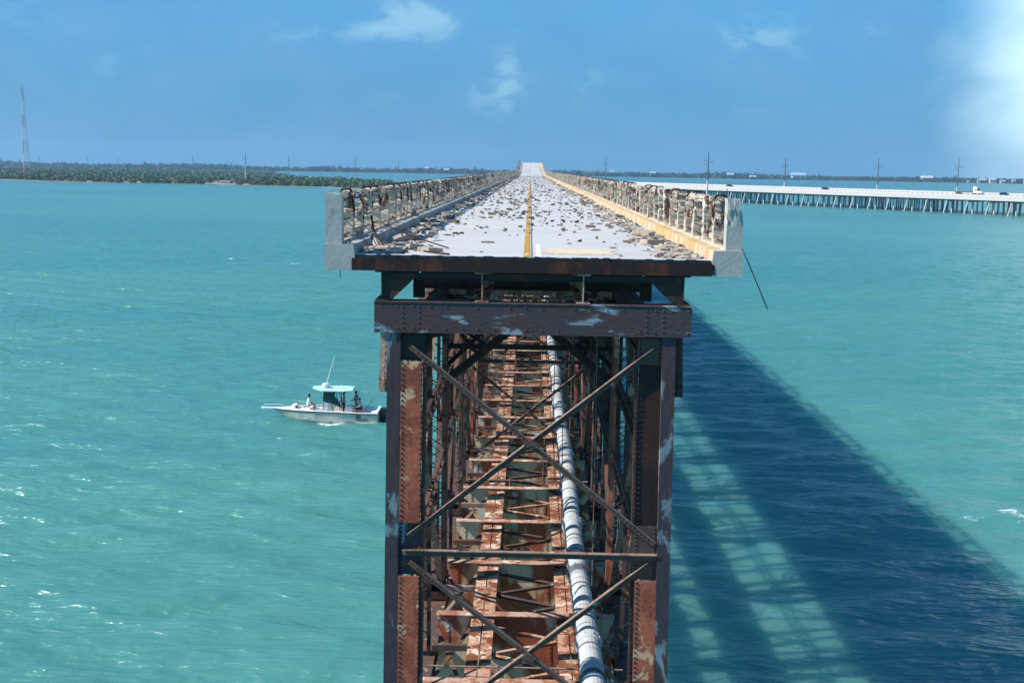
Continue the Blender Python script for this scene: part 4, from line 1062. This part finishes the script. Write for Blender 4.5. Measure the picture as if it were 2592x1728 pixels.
def pose_stand():
    return dict(pel=(0, 0, .95), spn=(0, 0, 1.12), che=(.0, 0, 1.36), nek=(.01, 0, 1.50), hd0=(.02, 0, 1.60), hd1=(.02, 0, 1.69),
                lsh=(0, .19, 1.40), lel=(.06, .25, 1.13), lwr=(.26, .22, 1.05), lha=(.33, .20, 1.06), rsh=(0, -.19, 1.40), rel=(.06, -.25, 1.13), rwr=(.26, -.22, 1.07), rha=(.33, -.2, 1.08),
                lhip=(0, .09, .90), lkn=(.03, .11, .50), lan=(0, .12, .07), lto=(.15, .13, .035), rhip=(0, -.09, .90), rkn=(.03, -.11, .50), ran=(0, -.12, .07), rto=(.15, -.13, .035))
def pose_sit(lean=.0, kup=.0):
    d = dict(pel=(0, 0, .13), spn=(.02 + lean * .3, 0, .30), che=(.05 + lean * .8, 0, .53), nek=(.08 + lean, 0, .66), hd0=(.11 + lean * 1.1, 0, .76), hd1=(.11 + lean * 1.1, 0, .85),
             lsh=(.05 + lean * .8, .19, .57), lel=(.18 + lean, .23, .33), lwr=(.38 + lean, .14, .28), lha=(.45 + lean, .12, .27), rsh=(.05 + lean * .8, -.19, .57), rel=(.18 + lean, -.23, .33), rwr=(.38 + lean, -.14, .28), rha=(.45 + lean, -.12, .27),
             lhip=(.05, .10, .11), lkn=(.45, .13, .15 + kup), lan=(.50, .13, -.28 + kup * .4), lto=(.65, .13, -.33 + kup * .4), rhip=(.05, -.10, .11), rkn=(.45, -.13, .15 + kup), ran=(.50, -.13, -.28 + kup * .4), rto=(.65, -.13, -.33 + kup * .4))
    return d
person(bp(5.15, .25, .90), R(12), pose_sit(.03, .18), 'white', 'white', 'person in white shirt and shorts sitting up on the bow of the boat', sc=1.05)
person(bp(2.55, .15, .30), R(180), pose_stand(), 'lilac', 'dark', 'person in pale lilac shirt standing at the helm under the canopy')
person(bp(1.75, -.35, .30), R(165), pose_stand(), 'grey', 'tan', 'person in grey shirt and tan shorts standing behind the leaning post')
person(bp(1.25, .45, .82), R(200), pose_sit(.04, .02), 'blue', 'dark', 'person in blue shirt sitting near the stern beside a fishing rod')
person(bp(5.95, .1, 1.06), R(170), {k: (v[0], v[1], max(.03, v[2] * .45)) for k, v in pose_sit(-.18, .12).items()}, 'white', 'tan', 'person in white lounging low on the bow deck ahead of the others') if False else None
b = MB(); b.tube([bp(6.0, .3, .86), bp(6.0, .3, .94), bp(6.0, .3, 1.12), bp(6.02, .3, 1.2)], [.24, .28, .24, .10], 12); bag = b.build('beanbag_seat', CLOTH['white'], smooth=True)
tag(bag, 'white rounded bag with dark flap lying on the bow deck', 'bag')
b = MB(); b.box(BX - 5.98, BX - 5.78, BY - .56, BY - .50, .94, 1.08); q_ = b.build('flap', CLOTH['dark'], None); q_.parent = bag
for p, q, lab in (((.95, .6, .9), (.25, .75, 1.9), 'thin fishing rod slanting up from the stern seat'), ((1.7, -.1, 1.2), (1.35, -.1, 2.6), 'fishing rod standing upright behind the canopy')):
    b = MB(); b.tube([bp(*p), bp(*q)], [.022, .007], 5); tag(b.build('fishing_rod', BLACKR), lab, 'fishing rod')

# ------------------------------------------------------------------ utility poles, towers
POLEM = plain('weathered_pole', (.10, .105, .105), .8, .2, .2, 1)
POLEW = plain('pale_concrete_pole_base', (.50, .50, .48), .8, .2, .1, 1)
def pole(x, y, h, base, label, zb=-2.0, wide=.32, arms=True, flip=1):
    o = empty('utility_pole', (x, y, 0)); tag(o, label, 'utility pole', 'utility poles across the strait')
    b = MB(); b.tube([(x, y, zb), (x, y, base)], [wide * 1.45, wide * 1.3], 8); b.build('pole_base', POLEW, o)
    b = MB(); b.tube([(x, y, base), (x, y, h)], [wide * 1.25, wide * .55], 8); b.build('shaft', POLEM, o)
    if arms:
        b = MB()
        for k, (dz, sx, L) in enumerate(((5.6, -1, 2.4), (6.4, 1, 3.0), (7.8, -1, 2.4))):
            b.bar((x, y, h - dz), (x + sx * flip * L, y + .3, h - dz + .45), .22, .24); b.tube([(x + sx * flip * L, y + .3, h - dz + .5), (x + sx * flip * L, y + .3, h - dz + 1.1)], .16, 6)
        b.build('crossarm', POLEM, o)
PL = [(-292, 1142, 18, .40, 'tall pole with white lower half standing on the islet shore'), (-286, 1320, 4, .34, 'dark pole rising from the islet behind the white-based pole'),
      (-248, 1584, 4, .36, 'pole with short crossarms beyond the islet, nearest the left railing but one'), (-235, 1990, 4, .42, 'slim pole beside the far end of the left railing'),
      (-546, 1800, 7, .42, 'pole with crossarms and pale foot on the islet left of the white-based pole'), (-925, 2500, 3, .5, 'hazy pole among the islet trees, third from the radio tower'),
      (-1010, 2540, 3, .5, 'faint pole among the islet trees, second from the radio tower'), (-1060, 2400, 3, .5, 'faint short pole next to the radio tower'),
      (64, 953, 10, .34, 'pole rising behind the right railing nearest the road summit'), (107, 677, 13, .40, 'tallest pole behind the left stretch of the white highway bridge'),
      (194, 856, 12, .40, 'pole behind the highway bridge, right of the tallest one'), (258, 835, 11, .38, 'pole behind the middle of the highway bridge'), (297, 782, 11, .38, 'pole behind the highway bridge nearest the truck')]
for x, y, base, wd, lab in PL: pole(x, y, 30, base, lab, zb=-2 if x > 0 else .3, wide=wd)
WHITE_T = plain('tower_white', (.50, .50, .53), .6, .3, .05, 1); RED_T = plain('tower_red', (.34, .15, .16), .6, .3, .1, 1)
def tower(x, y, h, wb, label, grey=False):
    o = empty('radio_tower', (x, y, 0)); tag(o, label, 'radio tower')
    nb = 7
    for k in range(nb):
        z0, z1 = .4 + (h - .4) * k / nb, .4 + (h - .4) * (k + 1) / nb; b = MB()
        def pt(a, z): r = wb * (1 - .84 * z / h); return Vector((x + r * math.cos(a), y + r * math.sin(a), z))
        sub = 6
        for q in range(sub):
            za, zb = z0 + (z1 - z0) * q / sub, z0 + (z1 - z0) * (q + 1) / sub
            for m_ in range(3):
                a, c = .5 + m_ * 2.0944, .5 + (m_ + 1) * 2.0944
                b.bar(pt(a, za), pt(a, zb), .30, .30); b.bar(pt(a, za), pt(c, zb), .14, .14); b.bar(pt(a, za), pt(c, za), .12, .12)
        b.build('lattice_band', POLEM if grey else (RED_T if k % 2 == 0 else WHITE_T), o)
    b = MB(); b.tube([(x, y, h), (x, y, h + 4)], [.2, .08], 6); b.build('mast_top', POLEM, o)
tower(-495, 1090, 88, 4.2, 'tall red and white lattice radio tower standing on the islet')

# ------------------------------------------------------------------ the new highway bridge with its traffic
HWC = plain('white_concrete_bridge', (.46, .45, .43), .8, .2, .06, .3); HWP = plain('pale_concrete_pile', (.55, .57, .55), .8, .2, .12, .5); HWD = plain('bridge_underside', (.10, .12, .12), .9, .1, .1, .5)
A = Vector((142, 646, 0)); dv = Vector((.555, -.832, 0)).normalized(); nv = Vector((.832, .555, 0)).normalized()
hw = empty('highway_bridge', A + dv * 60); tag(hw, 'long low white highway bridge on rows of concrete piles', 'bridge')
def hp(t, n, z): return A + dv * t + nv * n + Vector((0, 0, z))
T0, T1, WD = -345, 420, 40
def zc(n): return 7.35 + 1.75 * n / WD
def strip(b, prof, t0=T0, t1=T1):
    n = len(prof); b.add([hp(t0, a, z) for a, z in prof] + [hp(t1, a, z) for a, z in prof], [tuple(range(n)), tuple(range(2 * n - 1, n - 1, -1))] + [(i, i + n, (i + 1) % n + n, (i + 1) % n) for i in range(n)])
b = MB(); strip(b, [(0, zc(0)), (WD, zc(WD)), (WD, zc(WD) - .5), (.25, 6.75), (0, 6.75)]); b.build('roadway', HWC, hw)
for nn, t_ in ((0.0, 'near barrier'), (WD - .3, 'far barrier'), (WD * .5, 'median')):
    b = MB(); strip(b, [(nn, zc(nn) + .003), (nn + .32, zc(nn) + .003), (nn + .25, zc(nn) + .80), (nn + .06, zc(nn) + .80)]); b.build('barrier', HWC, hw)
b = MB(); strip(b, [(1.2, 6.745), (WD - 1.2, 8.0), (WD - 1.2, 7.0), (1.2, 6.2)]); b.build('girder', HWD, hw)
bents = []
t = -3.3 - 11.6 * 29
while t < 400: bents.append(t); t += 11.6
shown = sorted(bents, key=lambda q: hp(q, 0, 0).length)
few = [q for q in shown if -3.3 - 12 * 9 < q < 190][:24]; stuff_p = MB(); npile = 0
for q in bents:
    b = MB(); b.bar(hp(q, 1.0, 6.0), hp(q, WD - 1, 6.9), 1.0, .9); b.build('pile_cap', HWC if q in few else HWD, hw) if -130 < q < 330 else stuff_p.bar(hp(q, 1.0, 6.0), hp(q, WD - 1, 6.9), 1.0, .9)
    for k, a in enumerate((1.2, 5, 9, 13, 17.5, 22, 26, 30, 34.5, 38.8)):
        lean = -2.2 if k == 0 else (.8 if k % 2 else -.4)
        p0, p1 = hp(q + lean * .55, a - (1.5 if k == 0 else 0), -2.5), hp(q, a + (.3 if k == 0 else 0), 5.9)
        if q in few and k < 4 and npile < 96:
            b = MB(); b.tube([p0, p1], .36, 8); b.build('pile', HWC if k == 0 else HWP, hw); npile += 1
        else: stuff_p.tube([p0, p1], .36, 6)
o = stuff_p.build('piles', HWP, hw); o['kind'] = 'stuff'
b = MB()
for q in range(-120, 200, 3): b.bar(hp(q, WD * .5, zc(WD * .5) + .8), hp(q, WD * .5, zc(WD * .5) + 1.15), .3, .3)
b.build('median_glare_posts', HWD, hw)

CARG = plain('car_black_paint', (.012, .013, .016), .3, .5, .2, 2); CARW = plain('truck_white_paint', (.78, .79, .78), .35, .4, .04, 2); TYRE = plain('tyre_rubber', (.012, .012, .012), .8, .2, .2, 6)
ang = math.atan2(dv.y, dv.x)
def vehicle(name, t, n, label, cat, kind, paint):
    o = empty(name, hp(t, n, zc(n))); o.rotation_euler.z = ang; tag(o, label, cat)
    def part(nm, b, m, par=None):
        q = b.build(nm, m, None); q.parent = par or o; return q
    if kind == 'car':
        b = MB(); b.prism([(-2.2, .3), (2.2, .3), (2.25, .75), (1.2, .92), (-2.15, .95), (-2.25, .6)], 'y', -.88, .88); b.prism([(-2.0, .95), (1.15, .93), (.45, 1.5), (-1.4, 1.5)], 'y', -.78, .78); part('body', b, paint)
        b = MB()
        for s in (-1, 1): b.prism([(-1.75, 1.0), (.9, 1.0), (.38, 1.42), (-1.32, 1.42)], 'y', s * .785, s * .79)
        part('window', b, GLASS); wheels = ((-1.4, .32), (1.4, .32))
    else:
        b = MB(); b.prism([(.2, .6), (2.4, .6), (2.4, 3.1), (2.0, 4.0), (.2, 4.0)], 'y', -1.25, 1.25); part('cab', b, paint)
        b = MB(); b.prism([(2.41, .6), (4.9, .6), (4.9, 1.55), (2.41, 1.9)], 'y', -1.05, 1.05); part('bonnet', b, paint)
        b = MB(); b.prism([(1.2, 2.1), (2.2, 2.1), (2.2, 2.95), (1.2, 2.95)], 'y', -1.262, -1.255); b.prism([(1.2, 2.1), (2.2, 2.1), (2.2, 2.95), (1.2, 2.95)], 'y', 1.255, 1.262); b.box(2.401, 2.41, -1.1, 1.1, 2.15, 3.0); part('window', b, GLASS)
        b = MB(); b.box(-10.5, .1, -1.25, 1.25, 1.0, 1.35); b.box(-.15, .15, -1.2, 1.2, 1.36, 2.9); part('flatbed', b, CARG)
        b = MB(); b.tube([(.0, -1.1, 1.2), (.0, -1.1, 4.2)], .09, 6); b.tube([(.0, 1.1, 1.2), (.0, 1.1, 4.2)], .09, 6); part('exhaust_stack', b, ALU)
        wheels = ((-9.5, .5), (-8.3, .5), (.4, .5), (1.6, .5), (4.0, .5))
    for x, r in wheels:
        for s in (-1, 1):
            b = MB(); y_ = .78 if kind == 'car' else 1.05; b.tube([(x, s * y_, r), (x, s * (y_ + .2), r)], r, 12); part('wheel', b, TYRE)
    return o
vehicle('car', -74, 34, 'small dark car alone on the left stretch of the highway bridge', 'car', 'car', CARG)
vehicle('car', 6, 34, 'dark car on the middle of the highway bridge', 'car', 'car', CARG)
vehicle('flatbed_truck', 106, 32, 'white semi truck with an empty dark flatbed on the highway bridge', 'truck', 'truck', CARW)
vehicle('car', 121, 35, 'dark car just ahead of the white truck', 'car', 'car', CARG)

# ------------------------------------------------------------------ houses on the far shore, sheds on the islet
ROOFS = [plain('white_roof', (.50, .50, .49), .7, .2, .05, .3), plain('blue_grey_roof', (.30, .42, .56), .6, .3, .05, .3), plain('tan_wall', (.58, .54, .46), .8, .2, .05, .3), plain('teal_wall', (.16, .33, .31), .8, .2, .05, .3)]
def house(x, y, z, wd, h, roof, wall, label, pitch_=.35):
    o = empty('house', (x, y, 0)); tag(o, label, 'house', 'houses along the far shore'); d = wd * .6
    b = MB(); b.box(x - wd / 2, x + wd / 2, y - d / 2, y + d / 2, z, z + h); wl = b.build('wall', ROOFS[wall], o)
    b = MB(); e = wd * .06; b.prism([(y - d / 2 - e, z + h + .02), (y + d / 2 + e, z + h + .02), (y, z + h + d * pitch_)], 'x', x - wd / 2 - e, x + wd / 2 + e); b.build('roof', ROOFS[roof], o)
    b = MB()
    for k in range(3):
        xx = x - wd * .32 + wd * .32 * k; b.box(xx - wd * .06, xx + wd * .06, y - d / 2 - .05, y - d / 2 - .003, z + h * .3, z + h * .75)
    b.build('window', GLASS, wl)
for x, y, z, wd, h, rf, wl, lab in (
    (727, 3050, 6, 34, 7, 1, 0, 'large blue roofed building in the trees behind the second highway pole'), (1052, 2985, 8, 27, 4, 0, 3, 'long white roofed building on the far shore left of the last pole'),
    (1148, 2950, 1, 6, 5, 0, 0, 'small white house at the water just right of the last pole'), (1170, 2935, 1, 8, 8, 0, 0, 'tall narrow white house right of the last pole'),
    (1186, 2950, 6, 16, 3, 0, 2, 'low white roof up in the trees above the far shore houses'), (1203, 2930, 1, 15, 9, 0, 0, 'white gabled house above the truck'),
    (1227, 2925, 1, 12, 6, 0, 2, 'white house with tan walls right of the gabled one'), (1258, 2930, 5, 9, 4, 0, 0, 'small white house up the slope near the right edge'),
    (1288, 2920, 1, 14, 9, 0, 0, 'big white house at the right edge of the shore'), (1306, 2915, .8, 16, 4, 0, 0, 'long low white house at the very right edge'),
    (228, 3140, 11, 12, 3, 0, 0, 'white roof in the trees behind the first highway pole'), (340, 3120, 10, 15, 3, 0, 2, 'pale roof in the trees right of the first highway pole'),
    (552, 3100, 9, 17, 3, 0, 0, 'white roof in the trees near the tallest pole'), (612, 3090, 4, 16, 3, 0, 3, 'slanting white roof low in the trees near the tallest pole'),
    (-296, 3190, 12, 12, 4, 0, 0, 'white house in the far trees left of the road summit'), (-240, 3190, 9, 14, 3, 0, 2, 'pale house in the far trees just left of the road summit')):
    house(x, y, z, wd, h, rf, wl, lab)
for x, y, wd, h, lab in ((-272, 992, 9, 2.2, 'low white shed roof beside the white-based pole'), (-194, 960, 9, 2.2, 'white van-sized shed in the bushes on the islet'), (-155, 955, 12, 1.8, 'long low white shed near the end of the islet')):
    o = empty('shed', (x, y, 0)); tag(o, lab, 'shed'); b = MB(); b.box(x - wd / 2, x + wd / 2, y - 2, y + 2, .55, .55 + h); b.build('wall', ROOFS[2], o)
    b = MB(); b.prism([(y - 2.4, .57 + h), (y + 2.4, .57 + h), (y + 2.2, .9 + h), (y - 2.2, .75 + h)], 'x', x - wd / 2 - .4, x + wd / 2 + .4); b.build('roof', ROOFS[0], o)

# ------------------------------------------------------------------ sea air between the viewer and the far shore
HAZE = True
if HAZE:
    m = bpy.data.materials.new('sea_haze'); m.use_nodes = True; t = NT(m.node_tree); t.n.clear()
    out = t.new('ShaderNodeOutputMaterial'); pv = t.new('ShaderNodeVolumePrincipled'); t.l.new(pv.outputs[0], out.inputs['Volume'])
    pv.inputs['Color'].default_value = (.40, .70, 1.0, 1); pv.inputs['Density'].default_value = 1.15e-4; pv.inputs['Anisotropy'].default_value = 0.2
    b = MB(); b.box(-5000, 5000, -5000, 5000, -4.5, 100); hz = b.build('haze', m); tag(hz, kind='stuff')
